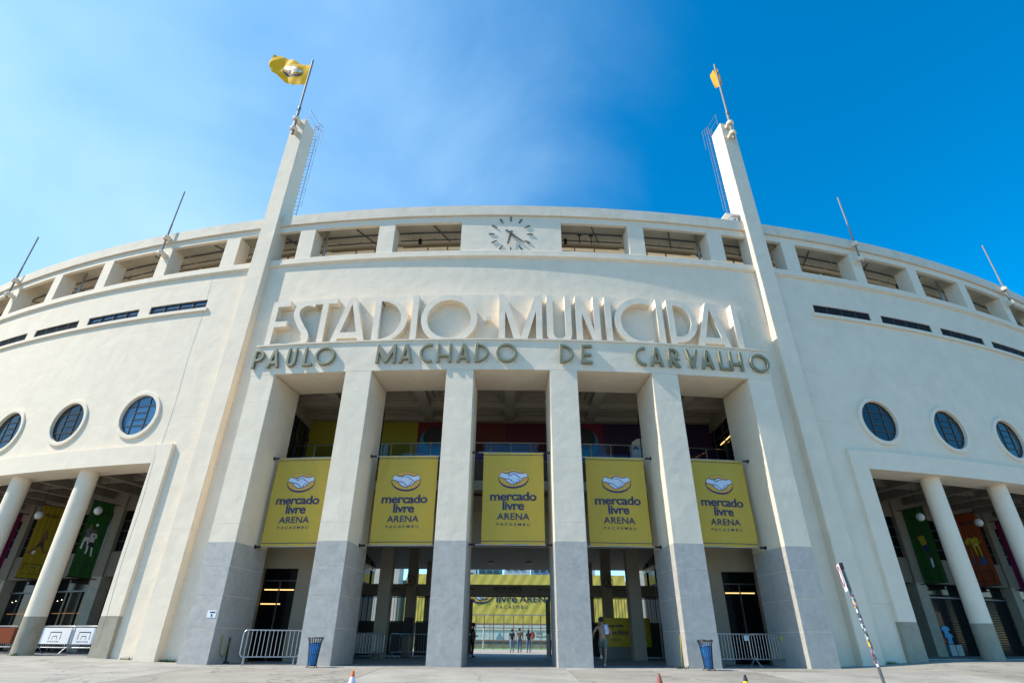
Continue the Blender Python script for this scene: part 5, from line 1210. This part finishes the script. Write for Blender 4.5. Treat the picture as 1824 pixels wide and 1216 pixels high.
person(-7.75, 8.55, .006, pi+.3, 1.45, 'person in lime vest bending behind the pack of barriers by the left inner column', dict(chs=(0, -.10, 1.26), nek=(0, -.22, 1.40), hd0=(0, -.28, 1.45), hd1=(0, -.34, 1.50), hd2=(0, -.38, 1.55), lsh=(-.19, -.12, 1.34), rsh=(.19, -.12, 1.34), lel=(-.25, -.2, 1.1), rel=(.25, -.2, 1.1)), 'black_cloth', 'denim', 'shoe', skin='skin2', vest='hivis')

# ------------------------------------------------------------------ inside the ground: pitch, stands, far banner
MB().box(-60, 60, 49.0, 75, -.02, .012).build('pitch', M['turf']).__setitem__('kind', 'structure')
MB().box(-30, 30, 18.0, 49.0, -.02, .003).build('concourse', M['concrete2']).__setitem__('kind', 'structure')
t = thing('far_tarp', (0, 60, 2.9), 'huge creased yellow tarp with navy lettering across the far stand', 'banner')
def tarp(x, z, d): return Vector((x, 60-.022*sin(x*1.9+z*2.4)-.013*sin(x*4.7-z*3)-.009*sin(x*11+z*7)-.03*(8.9-z)/6-d, z))
m = MB(); nx, nz_ = 120, 26
for j in range(nz_+1):
    for i in range(nx+1): m.v.append(tuple(tarp(-14+30*i/nx, 2.88+6.0*j/nz_, 0)))
for j in range(nz_):
    for i in range(nx): k = j*(nx+1)+i; m.f.append((k, k+1, k+nx+2, k+nx+1))
m.build('cloth', M['yellow_far'], t, smooth=60)
for body, x0, x1, zz, cap, bd, rf in (('mercado', -1.7, 4.6, 6.42, .66, .012, 'x'), ('livre', -1.67, 1.17, 5.41, .62, .018, 'x'), ('ARENA', 1.47, 6.0, 5.43, .80, .015, 'H'), ('PACAEMBU', -1.66, 2.57, 4.64, .42, .0, 'H')):
    place(fit_text(body, x0, x1, cap, bd, 1.0 if body != 'PACAEMBU' else 1.5, rf), 'lettering', M['navy'], t, lambda x, y, z: tarp(x, zz+y, .03))
emblem(t, lambda x, z, d: tarp(x, z, .03+d*1.5), -3.75, 6.38, 1.75, 0)
t = thing('stand_wall', (0, 61, 0), 'pale stepped concrete stand below the yellow tarp', 'stand')
for k in range(6): MB().box(-30, 30, 60.2+k*.8, 61.0+k*.8, 0, .45+k*.42).build('terrace_step', M['concrete2'], t)
MB().box(-40, 40, 66, 66.5, 0, 8.6).build('back_wall', M['plaster_in'], t)
for x0, x1 in ((-40, -15.5), (17.5, 40)): MB().box(x0, x1, 62, 65.5, 0, 13.5).build('flank_tower', M['plaster_trim'], t)
for i, (x0, x1) in enumerate(((-6.2, -2.4), (-2.3, .6), (.7, 2.6), (2.7, 6.4))):
    t = thing('perimeter_board', ((x0+x1)/2, 57.5, 0), ['white perimeter board with faint blue print, leftmost beyond the pitch', 'white perimeter board with a blue wedge beyond the pitch', 'plain white perimeter board behind the visitors', 'white perimeter board with a round red crest beyond the pitch'][i], 'board', 'perimeter boards beyond the pitch')
    MB().box(x0, x1, 57.45, 57.55, .95, 1.95).build('panel', M['white'], t); MB().box(x0, x1, 57.40, 57.449, 2.05, 2.6).build('upper_panel', M['white'], t)
    for x in (x0+.1, x1-.1): MB().box(x-.03, x+.03, 57.56, 57.62, 0, 2.6).build('post', M['steel_dark'], t)
    if i == 1: MB().prism([(-1.6, 1.0), (-.6, 1.0), (-1.1, 1.9)], lambda a, b: (a, 57.44, b), lambda a, b: (a, 57.446, b)).build('print_wedge', mat('pale_blue_wedge', (.25, .36, .5), .6, .05, 4), t)
    if i in (0, 2): place(fit_text('SAO PAULO', x0+.5, x1-.4, .28, .0), 'lettering', M['logo_pale'], t, lambda x, y, z: (x, 57.44, 1.3+y))
    if i == 3:
        cr = MB(); cr.v = [(3.05+.36*cos(2*pi*k/24), 57.44, 1.47+.42*sin(2*pi*k/24)) for k in range(24)]; cr.f = [tuple(range(24))]; cr.build('crest', M['red'], t)
        place(fit_text('SÃO', 3.6, 4.4, .24, .02), 'lettering', M['blk'], t, lambda x, y, z: (x, 57.44, 1.55+y)); place(fit_text('PAULO', 3.6, 4.9, .24, .02), 'lettering', M['blk'], t, lambda x, y, z: (x, 57.44, 1.2+y))
t = thing('pitch_fence', (0, 48, 0), 'tall brown post fence with wires along the edge of the pitch', 'fence')
fm = mat('rusty_fence_paint', (.26, .15, .08), .7, .1, 6)
for x in (-5.9, -4.8, -3.7, -2.75, -1.7, -.52, .57, 1.66, 2.66, 3.66, 4.7, 5.8): MB().box(x-.055, x+.055, 47.95, 48.06, 0, 3.45).build('fence_post', fm, t)
for z, th in ((3.42, .06), (2.12, .04), (.82, .025)): MB().box(-7, 7, 47.94 if z != 3.42 else 47.92, 48.0, z-th, z+th).build('fence_rail', fm if z != 3.42 else M['concrete2'], t)
t = thing('goal', (-1.0, 53, 0), 'white goal frame on the pitch behind the fence', 'goal')
MB().tube((-3.0, 53, 0), (-3.0, 53, 2.2), .06, 8).tube((2.6, 53, 0), (2.6, 53, 2.2), .06, 8).tube((-3.0, 53, 2.2), (2.6, 53, 2.2), .06, 8).build('goal_frame', M['white'], t)
for i, (x0, x1, h, c) in enumerate(((-16, -7.5, 21, (.6, .58, .54)), (-7, -1.5, 19, (.10, .24, .26)), (-1, 5, 23, (.66, .64, .6)), (5.5, 11, 20, (.30, .36, .44)), (11.5, 20, 24, (.58, .55, .5)))):
    t = thing('apartment_block', ((x0+x1)/2, 118, 0), ['pale apartment block far left above the yellow tarp', 'teal glass block above the yellow tarp', 'white apartment block in the middle above the yellow tarp', 'blue grey block above the yellow tarp', 'cream apartment block far right above the yellow tarp'][i], 'building')
    MB().box(x0, x1, 115, 122, 0, h).build('walls', mat('far_wall_%d' % i, c, .8, .05, .3), t)
    for k in range(int((x1-x0)/1.6)):
        for f in range(3): MB().box(x0+.4+k*1.6, x0+1.4+k*1.6, 114.9, 115.02, h-2.6-f*2.6, h-1.2-f*2.6).build('window', M['glass'], t)
